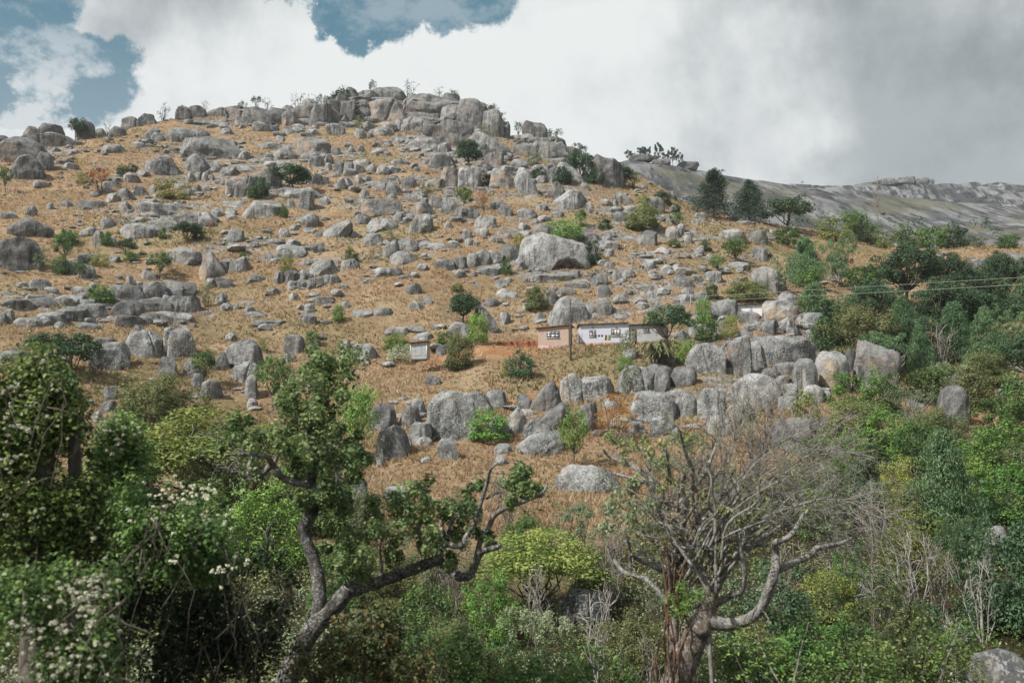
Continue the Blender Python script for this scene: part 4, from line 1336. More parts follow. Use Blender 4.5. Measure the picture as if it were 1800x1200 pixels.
for k, (a, b, lab) in enumerate(((1046, 1049, 'first small dark garment on the line from the left window'), (1051, 1055, 'second small dark garment on the line from the left window'), (1056.5, 1060, 'third small dark garment on the line, nearest the big cloths'))):
    hang('hanging_garment', a, b, 588.4, 591.8, 109.98, M_DARK, lab)
# tin shed
h = house_root('tin_shed', 721, 624, 106.0, rad(-14)); tag(h, 'tiny corrugated tin shed with a rusty roof among bushes', 'shed')
W = 30 * 106 / FPX
def corrugated(parent, name, x0, x1, y, z0, z1, mat, along='z'):
    mb = MB(); n = 15
    zz = np.linspace(z0, z1, n * 2); yy = y - 0.02 * (np.arange(n * 2) % 2)
    V = [(x0, b, a) for a, b in zip(zz, yy)] + [(x1, b, a) for a, b in zip(zz, yy)] ; k = n * 2
    mb.add(V, [(i, k + i, k + i + 1, i + 1) for i in range(k - 1)]); mb.build(name, mat, parent, smooth=False)
wall_block(h, 0.03, W - 0.03, 0.03, 1.5, 1.25, 1.38, M_TIN, z0=-0.4)
for i in range(3): corrugated(h, 'wall_sheet', W * i / 3 + 0.02, W * (i + 1) / 3 - 0.03, 0.02, -0.1, 1.24, M_TIN)
for xx in (0.0, W - 0.06):
    p = MB(); p.box((xx, -0.03, -0.4), (xx + 0.07, 0.04, 1.30)); p.build('corner_post', M_WHITE, h, smooth=False)
roof_sheet(h, 0, W, 0, 1.5, 1.30, 1.44, M_RUST, 0.14)
# white hut behind the right hand boulders
h = house_root('white_hut', 1290, 559, 126.0, rad(6)); tag(h, 'low white-walled hut mostly hidden behind boulders', 'hut')
W = 58 * 126 / FPX
wall_block(h, 0, W, 0, 3, 1.55, 1.62, M_WHITE); roof_sheet(h, 0, W, 0, 3, 1.60, 1.67, M_ROOF, 0.15)
dr = MB(); dr.box((W * 0.35, -0.02, -0.2), (W * 0.35 + 0.8, -0.003, 1.4)); dr.build('door', M_GREYW, h, smooth=False)
# red bank cut into the slope behind the yard
def earth_bank():
    n = 60; mb = MB(); V = []
    for i in range(n):
        u = i / (n - 1); px = 786 + 164 * u
        py1 = np.interp(u, (0, 0.2, 1), (613, 614, 613)); hgt = np.interp(u, (0, 0.12, 0.3, 0.7, 1), (0.2, 0.5, 0.8, 0.95, 1.05))
        P = at(px, py1, 114.6 + 1.6 * math.sin(u * 3.0)); az = px_az(px); f = np.array((math.sin(az), math.cos(az), 0))
        jit = 0.12 * math.sin(i * 1.7) + 0.1 * math.sin(i * 0.6)
        for k, (dy, dz) in enumerate(((-0.25, -0.5), (0.0, 0.0), (0.12 + jit, 0.35), (0.16 + jit * 0.6, 0.7), (0.10 + jit, 0.97), (0.35, 1.0), (2.2, 1.15))):
            V.append(P + f * dy + np.array((0, 0, dz * hgt if dz > 0 else dz)))
    mb.add(V, [(i * 7 + j, i * 7 + 7 + j, i * 7 + 8 + j, i * 7 + 1 + j) for i in range(n - 1) for j in range(6)])
    o = mb.build('earth_bank', M_EARTH); tag(o, kind='structure')
earth_bank()
# utility pole and its wires
b = hit(1003, 635); d = math.hypot(b[0], b[1]); top = at(1003, 528, d)
h = empty('utility_pole', b); tag(h, 'tall dark wooden utility pole in front of the peach house', 'utility pole')
m = MB(); m.tube([(0, 0, -0.6), (0, 0, 2), (0.02, 0, top[2] - b[2])], (0.12, 0.10, 0.075), 10); m.build('shaft', M_WOOD, h)
for dz in (0.25, 0.65):
    m = MB(); m.tube([(0, 0, top[2] - b[2] - dz), (0.16, -0.05, top[2] - b[2] - dz), (0.18, -0.05, top[2] - b[2] - dz + 0.12)], (0.03, 0.03, 0.045), 6); m.build('insulator', M_GREYW, h)
for (y0, y1, y2, lab) in ((533, 534, 487, 'upper power line running from the utility pole over the right hand grove'), (539, 540, 500, 'lower power line running from the utility pole over the right hand grove')):
    pts = []
    for u in np.linspace(0, 1, 40):
        px = 1004 + (2140 - 1004) * u; py = np.interp(px, (1004, 2140), (y0, y2 - 22)) + 4 * (u * (1 - u)) * (2 if y0 < 536 else 4)
        pts.append(at(px, py, d + (92 - d) * u))
    m = MB(); m.tube(pts, 0.011, 4); o = m.build('power_line', M_CABLE); tag(o, lab, 'power line', 'power lines')
pe = at(2142, 640, 92); pt = at(2142, 462, 92)
h = empty('utility_pole', (pt[0], pt[1], float(height(pt[0], pt[1])))); tag(h, 'second utility pole carrying the wires beyond the grove', 'utility pole')
m = MB(); m.tube([(0, 0, -0.6), (0, 0, pt[2] - h.location[2])], (0.15, 0.09), 10); m.build('shaft', M_WOOD, h)
for k, (px, py0, py1, lab) in enumerate(((1214, 520, 541, 'pale thin fence post under the wires, nearer the hut'), (1155, 518, 538, 'pale thin fence post under the wires, nearer the house'))):
    p = hit(px, py1); m = MB(); hh = (py1 - py0) * math.hypot(p[0], p[1]) / FPX; m.tube([(0, 0, -0.3), (0.02, 0, hh * 0.5), (0, 0.02, hh)], (0.05, 0.045, 0.04), 6); o = m.build('fence_post', M_GREYW, loc=p); tag(o, lab, 'post')
# fallen trunk on the right
a, b = hit(1703, 629), hit(1815, 660); m = MB()
m.tube([a + (0, 0, 0.35), a * 0.66 + b * 0.34 + (0, 0, 0.42), a * 0.33 + b * 0.67 + (0, 0, 0.36), b + (0, 0, 0.3)], (0.20, 0.25, 0.28, 0.32), 9, wob=0.06)
o = m.build('fallen_log', mat_bark('grey_deadwood', (0.16, 0.145, 0.13), (0.36, 0.335, 0.30))); tag(o, 'long grey fallen log below the eucalyptus grove', 'log')

# ------------------------------------------------------------------ plants
ML = {
    'green': mat_leaf('green_leaves', (0.168, 0.256, 0.072), (0.104, 0.185, 0.056), (0.067, 0.133, 0.045)),
    'bright': mat_leaf('bright_green_leaves', (0.277, 0.398, 0.096), (0.160, 0.292, 0.067), (0.084, 0.185, 0.047)),
    'dark': mat_leaf('dark_evergreen_leaves', (0.110, 0.165, 0.083), (0.067, 0.120, 0.057), (0.039, 0.076, 0.037)),
    'olive': mat_leaf('olive_leaves', (0.311, 0.327, 0.135), (0.194, 0.221, 0.088), (0.109, 0.142, 0.061)),
    'yellow': mat_leaf('yellow_green_leaves', (0.360, 0.366, 0.094), (0.232, 0.275, 0.072), (0.122, 0.177, 0.050)),
    'grey': mat_leaf('grey_green_leaves', (0.336, 0.381, 0.231), (0.202, 0.248, 0.135), (0.118, 0.160, 0.079)),
    'euc': mat_leaf('eucalyptus_leaves', (0.210, 0.310, 0.144), (0.126, 0.212, 0.099), (0.071, 0.142, 0.064)),
    'pine': mat_leaf('pine_needles', (0.080, 0.116, 0.070), (0.049, 0.084, 0.052), (0.029, 0.055, 0.036)),
    'orange': mat_leaf('withered_orange_leaves', (0.580, 0.304, 0.087), (0.406, 0.203, 0.072), (0.246, 0.145, 0.072)),
    'pale': mat_leaf('silvery_leaves', (0.522, 0.551, 0.420), (0.348, 0.406, 0.261), (0.203, 0.261, 0.145)),
    'banana': mat_leaf('banana_leaves', (0.22, 0.24, 0.11), (0.13, 0.175, 0.08), (0.26, 0.21, 0.125)),
    'hero': mat_leaf('leathery_leaves', (0.36, 0.41, 0.16), (0.165, 0.225, 0.08), (0.07, 0.11, 0.042), 0.3, 0.45),
    'shade': mat_leaf('creeper_leaves', (0.244, 0.354, 0.094), (0.116, 0.201, 0.061), (0.052, 0.104, 0.036), 0.3, 0.45),
    'deep': mat_leaf('shade_darkened_leaves', (0.06, 0.09, 0.04), (0.03, 0.052, 0.025), (0.016, 0.03, 0.015)),  # leaves of the lower-left thicket, its shade darkened into their colour
    'vine': mat_leaf('vine_leaves', (0.27, 0.37, 0.10), (0.135, 0.215, 0.065), (0.055, 0.105, 0.038), 0.3, 0.45),
    'flower': mat_leaf('cream_flowers', (0.78, 0.75, 0.58), (0.68, 0.66, 0.50), (0.50, 0.50, 0.36), 0.2),
    'rusty': mat_leaf('rusty_leaves', (0.24, 0.145, 0.06), (0.10, 0.13, 0.05), (0.05, 0.08, 0.032)),
}
M_BARK = mat_bark('grey_brown_bark', (0.075, 0.062, 0.05), (0.19, 0.165, 0.14))
M_PALEBARK = mat_bark('pale_bark', (0.22, 0.20, 0.175), (0.46, 0.43, 0.385))
M_LICHBARK = mat_bark('lichen_bark', (0.04, 0.035, 0.03), (0.115, 0.103, 0.09), (0.36, 0.36, 0.345), 14.0)
M_PALELIMB = mat_bark('pale_lichen_bark', (0.10, 0.088, 0.075), (0.27, 0.25, 0.22), (0.44, 0.44, 0.42), 14.0)
M_TWIG = mat_bark('dead_twigs', (0.15, 0.135, 0.115), (0.34, 0.315, 0.275))
M_REDBARK = mat_bark('shaggy_brown_bark', (0.085, 0.065, 0.05), (0.25, 0.20, 0.16), (0.38, 0.36, 0.33), 14.0)
M_VINE = mat_bark('brown_vines', (0.085, 0.052, 0.036), (0.20, 0.125, 0.085))

def clump_leaves(mb, C, R, n, size, aspect=0.55, up=0.7, out=1.0, droop=0.0, tint=None, flat=1.0):
    """n leaves in every clump, thicker towards its skin"""
    C = np.asarray(C, float); k = len(C)
    R = np.broadcast_to(np.asarray(R, float), (k,))
    idx = np.repeat(np.arange(k), n); m = len(idx)
    dv = norm(RNG.normal(size=(m, 3)) + (0, 0, 0.25)); rr = RNG.uniform(0.15, 1, m) ** 0.45
    off = dv * (rr * R[idx])[:, None]; off[:, 2] *= flat
    P = C[idx] + off
    Nn = norm(dv * out + (0, 0, up) + RNG.normal(size=(m, 3)) * 0.55)
    ax = None
    if droop: ax = norm(RNG.normal(size=(m, 3)) * 0.5 + (0, 0, -droop)); Nn = norm(dv + RNG.normal(size=(m, 3)) * 0.6)
    tt = np.clip(RNG.uniform(0, 1, m) * 0.8 + (np.repeat(RNG.uniform(-0.25, 0.35, k), n) if tint is None else tint), 0, 1)
    mb.leaves(P, Nn, size * RNG.uniform(0.65, 1.35, m), aspect, tt, ax)
def branch(mb, p, q, r0, r1, bend=0.12, n=6, sides=5):
    p, q = np.asarray(p, float), np.asarray(q, float); L = np.linalg.norm(q - p)
    o = RNG.normal(size=3) * bend * L; u = np.linspace(0, 1, n)[:, None]
    pts = p + (q - p) * u + o * np.sin(u * math.pi) + RNG.normal(size=(n, 3)) * bend * 0.25 * L * np.sin(u * math.pi)
    mb.tube(pts, np.linspace(r0, r1, n), sides); return pts
def limbs(mb, base, targets, r, fork=0.35, sides=5):
    """trunk and boughs from the base to each target"""
    T = np.asarray(targets, float); base = np.asarray(base, float); c = T.mean(0)
    node = base + (c - base) * fork; node[:2] = base[:2] + (c - base)[:2] * fork * 0.7
    branch(mb, base, node, r, r * 0.72, 0.06, 6, sides + 2)
    for t in T: branch(mb, node, t, r * 0.5, r * 0.12, 0.14, 6, sides)
PROTO = {}
def crown_points(kind, k):
    r = RNG
    if kind in ('bush', 'thick'):
        d = norm(r.normal(size=(k, 3)) + (0, 0, 0.2)); q = d * (r.uniform(0.25, 1, k) ** 0.5 * (1 + 0.5 * fbm(d * 1.6 + r.uniform(0, 90), 2)))[:, None]
        return np.stack((q[:, 0] * 0.42, q[:, 1] * 0.42, 0.45 + q[:, 2] * 0.42), 1), r.uniform(0.07, 0.22, k)
    if kind == 'tree':
        d = norm(r.normal(size=(k, 3)) + (0, 0, 0.15)); q = d * (r.uniform(0.3, 1, k) ** 0.5 * (1 + 0.5 * fbm(d * 1.6 + r.uniform(0, 90), 2)))[:, None]
        return np.stack((q[:, 0] * 0.42, q[:, 1] * 0.42, 0.64 + q[:, 2] * 0.28), 1), r.uniform(0.07, 0.17, k)
    if kind == 'umbrella':
        a = r.uniform(0, 6.28, k); q = np.sqrt(r.uniform(0, 1, k)) * 0.43
        return np.stack((np.cos(a) * q, np.sin(a) * q, 0.88 - 0.9 * q * q + r.uniform(-0.12, 0.02, k)), 1), r.uniform(0.09, 0.15, k)
    if kind in ('dome', 'low'):
        a = r.uniform(0, 6.28, k); u = np.sqrt(r.uniform(0, 1, k)); q = u * 0.44; lo = 0.36 if kind == 'dome' else 0.30
        return np.stack((np.cos(a) * q, np.sin(a) * q, lo + (0.93 - lo) * np.sqrt(1 - 0.85 * u * u) * r.uniform(0.35, 1, k)), 1), r.uniform(0.10, 0.16, k)
    if kind == 'cone':
        z = r.uniform(0, 1, k) ** 1.1; a = r.uniform(0, 6.28, k); q = (1 - z) ** 0.6 * r.uniform(0.3, 1, k) * 0.42
        return np.stack((np.cos(a) * q, np.sin(a) * q, 0.12 + z * 0.82), 1), 0.06 + 0.12 * (1 - z) + r.uniform(0, 0.03, k)
    if kind == 'airy':
        z = r.uniform(0.2, 0.95, k); a = r.uniform(0, 6.28, k); q = r.uniform(0.05, 0.42, k)
        return np.stack((np.cos(a) * q, np.sin(a) * q, z), 1), r.uniform(0.06, 0.12, k)
def make_proto(name, kind, leaf, k, n, size, aspect=0.55, bark=None, tr=0.02, up=0.7, droop=0.0, flat=1.0, nlimb=9, whole='shrub', base_n=1, crown='foliage', stem='stem', tight=1.0):
    C, R = crown_points(kind, k); R = R * tight
    root = empty(whole)
    mb = MB()
    T = C[RNG.choice(k, min(nlimb, k), replace=False)]
    if kind == 'cone':
        branch(mb, (0, 0, -0.06), (RNG.normal() * 0.01, 0, 0.93), tr, tr * 0.15, 0.01, 8, 6)
        for t in T: branch(mb, (0, 0, max(0.05, t[2] - 0.08)), t, tr * 0.35, tr * 0.08, 0.08, 4, 4)
    elif base_n == 1: limbs(mb, (0, 0, -0.08), T, tr, 0.45 if kind in ('tree', 'umbrella') else 0.3)
    else:
        for t in T: branch(mb, (RNG.normal() * 0.04, RNG.normal() * 0.04, -0.06), t, tr * 0.7, tr * 0.15, 0.12, 6, 5)
    mb.build(stem, bark or M_BARK, root)
    if n:
        lb = MB(); clump_leaves(lb, C, R, n, size, aspect, up, 1.0, droop, None, flat)
        if kind in ('bush', 'thick') and n > 20:
            # low leaves close the foot of a dense shrub
            a = RNG.uniform(0, 6.28, k); clump_leaves(lb, np.stack((np.cos(a) * 0.33, np.sin(a) * 0.33, np.full(k, 0.14)), 1), 0.13, n // 2, size, aspect, up)
        lb.build(crown, ML[leaf], root)
    return root
def proto_set(key, m, **kw):
    PROTO[key] = [make_proto(key, **kw) for _ in range(m)]
    if key in ('rb', 'br', 'db', 'gb', 'yg', 'ol', 'eu', 'et', 'ob', 'dt'):      # finer leaves for those that stand close
        kw = dict(kw); kw.update(k=int(kw['k'] * 1.5), n=int(kw['n'] * 2.0), size=kw['size'] * 0.58, nlimb=18, tight=0.74)
        PROTO[key + '+'] = [make_proto(key, **kw) for _ in range(m)]
proto_set('rb', 3, kind='bush', leaf='green', k=34, n=55, size=0.060, whole='green_shrub')
proto_set('br', 2, kind='bush', leaf='bright', k=36, n=60, size=0.055, whole='bright_green_shrub')
proto_set('db', 2, kind='thick', leaf='dark', k=34, n=60, size=0.060, whole='dark_shrub')
proto_set('gb', 2, kind='airy', leaf='grey', k=42, n=34, size=0.045, whole='grey_green_shrub', base_n=2, tr=0.014, nlimb=16)
proto_set('yg', 2, kind='bush', leaf='yellow', k=32, n=48, size=0.050, whole='yellow_green_shrub')
proto_set('ob', 2, kind='airy', leaf='orange', k=46, n=30, size=0.040, whole='orange_shrub', base_n=2, tr=0.013, nlimb=18)
proto_set('pb', 1, kind='bush', leaf='pale', k=30, n=45, size=0.055, whole='silvery_shrub')
proto_set('ol', 2, kind='bush', leaf='olive', k=70, n=90, size=0.042, whole='olive_shrub', tr=0.02, nlimb=14)
proto_set('ft', 2, kind='dome', leaf='dark', k=48, n=70, size=0.050, whole='umbrella_tree', tr=0.026, flat=0.7, crown='crown', stem='trunk')
proto_set('gt', 2, kind='tree', leaf='green', k=34, n=60, size=0.050, whole='small_tree', tr=0.028, crown='crown', stem='trunk')
proto_set('bt', 1, kind='tree', leaf='bright', k=40, n=75, size=0.042, whole='bright_tree', tr=0.032, crown='crown', stem='trunk')
proto_set('ot', 1, kind='tree', leaf='orange', k=30, n=40, size=0.050, whole='orange_tree', tr=0.024, base_n=2, crown='crown', stem='trunk')
proto_set('yt', 2, kind='low', leaf='yellow', k=90, n=100, size=0.028, whole='acacia_tree', tr=0.022, flat=0.6, nlimb=16, crown='crown', stem='trunk')
proto_set('eu', 3, kind='cone', leaf='euc', k=95, n=62, size=0.066, aspect=0.22, droop=1.0, whole='eucalyptus_tree', tr=0.018, bark=M_PALEBARK, nlimb=18, crown='crown', stem='trunk')
proto_set('et', 2, kind='airy', leaf='euc', k=56, n=60, size=0.060, aspect=0.25, droop=0.9, whole='eucalyptus_tree', tr=0.02, bark=M_PALEBARK, nlimb=16, crown='crown', stem='trunk')
proto_set('dt', 2, kind='tree', leaf='dark', k=64, n=80, size=0.048, whole='dark_tree', tr=0.028, nlimb=12, crown='crown', stem='trunk')
proto_set('pi', 2, kind='cone', leaf='pine', k=90, n=85, size=0.052, aspect=0.22, up=0.9, whole='pine_tree', tr=0.018, nlimb=22, crown='crown', stem='trunk')
proto_set('gu', 3, kind='tree', leaf='pine', k=22, n=44, size=0.085, aspect=0.5, flat=0.6, whole='gum_tree', tr=0.022, nlimb=14, crown='crown', stem='trunk')
proto_set('sk', 2, kind='umbrella', leaf='dark', k=16, n=26, size=0.065, whole='skyline_tree', tr=0.03, crown='crown', stem='trunk')
proto_set('sa', 2, kind='airy', leaf='dark', k=22, n=9, size=0.06, whole='skyline_tree', tr=0.022, base_n=2, nlimb=14, crown='crown', stem='trunk')
def bare_proto(name, n, bark, spread=0.42):
    root = empty(name); mb = MB()
    for i in range(n):
        a = RNG.uniform(0, 6.28); t = np.array((math.cos(a) * RNG.uniform(0.05, spread), math.sin(a) * RNG.uniform(0.05, spread), RNG.uniform(0.6, 1.0)))
        pts = branch(mb, (RNG.normal() * 0.025, RNG.normal() * 0.025, -0.05), t, 0.013, 0.004, 0.10, 7, 5)
        for k in range(2, 6):
            for _ in range(2):
                q = pts[k] + np.array((RNG.normal() * 0.11, RNG.normal() * 0.11, RNG.uniform(0.05, 0.2)))
                p2 = branch(mb, pts[k], q, 0.006, 0.002, 0.1, 4, 4)
                branch(mb, p2[2], p2[2] + np.array((RNG.normal() * 0.06, RNG.normal() * 0.06, RNG.uniform(0.03, 0.12))), 0.0035, 0.0015, 0.1, 3, 3)
    mb.build('twigs', bark, root); return root
PROTO['ba'] = [bare_proto('bare_shrub', 7, M_PALEBARK), bare_proto('bare_shrub', 10, M_TWIG)]
def banana_proto():
    root = empty('banana_clump'); st = MB(); lf = MB()
    for i in range(9):
        b = np.array((RNG.uniform(-0.38, 0.38), RNG.uniform(-0.2, 0.2), -0.04)); h_ = RNG.uniform(0.25, 0.58)
        st.tube([b, b + (0.02, 0, h_ * 0.5), b + (0.03, 0, h_)], (0.03, 0.026, 0.02), 7)
        for k in range(9):
            a = RNG.uniform(0, 6.28); L = RNG.uniform(0.28, 0.42); dv = np.array((math.cos(a), math.sin(a), 0)); sd = np.array((-math.sin(a), math.cos(a), 0))
            m = 7; u = np.linspace(0, 1, m); up_ = RNG.uniform(0.7, 1.5)
            mid = b + (0.03, 0, h_) + dv * (L * u)[:, None] + np.array((0, 0, 1)) * (L * (up_ * u - (up_ + 0.35) * u * u))[:, None]
            w = 0.034 * np.sin(np.clip(u * 0.94 + 0.05, 0, 1) * math.pi) ** 0.6
            V = np.stack((mid + sd * w[:, None] + (0, 0, 0.012), mid, mid - sd * w[:, None] + (0, 0, 0.012)), 1).reshape(-1, 3)
            F = [(i_ * 3 + j, i_ * 3 + j + 1, i_ * 3 + j + 4, i_ * 3 + j + 3) for i_ in range(m - 1) for j in range(2)]
            lf.add(V, F, RNG.uniform(0, 1))
    st.build('stem', M_BARK, root); lf.build('leaves', ML['banana'], root); return root
PROTO['bn'] = [banana_proto()]
def dead_tree_proto():
    root = empty('dead_tree'); mb = MB(); mb.tube([(0, 0, -0.05), (0.01, 0, 0.5), (0, 0, 1.0)], (0.016, 0.011, 0.003), 6)
    for i in range(46):
        z = RNG.uniform(0.35, 0.97); a = RNG.uniform(0, 6.28); L = RNG.uniform(0.15, 0.42) * (1.25 - z)
        branch(mb, (0, 0, z), (math.cos(a) * L, math.sin(a) * L, z + RNG.uniform(0.0, 0.10)), 0.005, 0.0018, 0.12, 4, 4)
    mb.build('trunk', M_TWIG, root); return root
PROTO['dd'] = [dead_tree_proto()]
NAMES = {'rb': ('green shrub', 'shrub'), 'br': ('bright green shrub', 'shrub'), 'db': ('dark evergreen shrub', 'shrub'), 'gb': ('loose grey-green shrub', 'shrub'), 'yg': ('yellow-green shrub', 'shrub'), 'ob': ('withered orange-brown shrub', 'shrub'),
         'pb': ('silvery shrub', 'shrub'), 'ol': ('olive-leaved shrub', 'shrub'), 'ft': ('dark flat-crowned tree', 'tree'), 'gt': ('small green tree', 'tree'), 'bt': ('bright green tree', 'tree'), 'ot': ('small orange-leaved tree', 'tree'),
         'yt': ('yellow-green umbrella acacia', 'tree'), 'eu': ('drooping eucalyptus tree', 'tree'), 'et': ('thin-crowned eucalyptus tree', 'tree'), 'dt': ('dark leafy tree', 'tree'), 'pi': ('dark pine tree', 'tree'), 'sk': ('small dark skyline tree', 'tree'),
         'sa': ('thin bare-looking skyline tree', 'tree'), 'ba': ('bare pale-twigged shrub', 'shrub'), 'bn': ('banana clump', 'banana plant'), 'gu': ('gum tree', 'tree'), 'dd': ('tall dead leafless tree', 'tree')}
used = {}
def plant(x0, y0, x1, y1, key, label=None, base=None, wide=1.0):
    cx = (x0 + x1) / 2; nm, cat = NAMES[key]
    if key + '+' in PROTO and max(x1 - x0, y1 - y0) > 78: key += '+'
    ps = PROTO[key]
    P = hit(cx, y1) if base is None else base
    d = math.hypot(P[0], P[1]); s = math.hypot(d, P[2] * 0.5) / FPX
    i = used.get(key, 0); used[key] = i + 1
    pr = ps[i % len(ps)]
    o = pr if i < len(ps) else copy_tree(pr)
    o.location = P; o.rotation_euler = (0, 0, RNG.uniform(0, 6.28))
    lift = max(0.0, (project(P)[1] - y1) * s) if base is None else 0.0
    w, h_ = (x1 - x0) * s * wide * (1.32 if key[:2] in ('eu', 'dt', 'pi', 'et') else 1.15), (y1 - y0) * s * 1.03 + (lift if lift < 12 else 0)
    o.scale = (w, w, h_)
    tag(o, label, cat, 'trees and shrubs of the hillside')
    if not label: LABELS.append((o, ('small ' if max(x1 - x0, y1 - y0) < 24 and 'small' not in nm else '') + nm, cx, (y0 + y1) / 2))
    return o
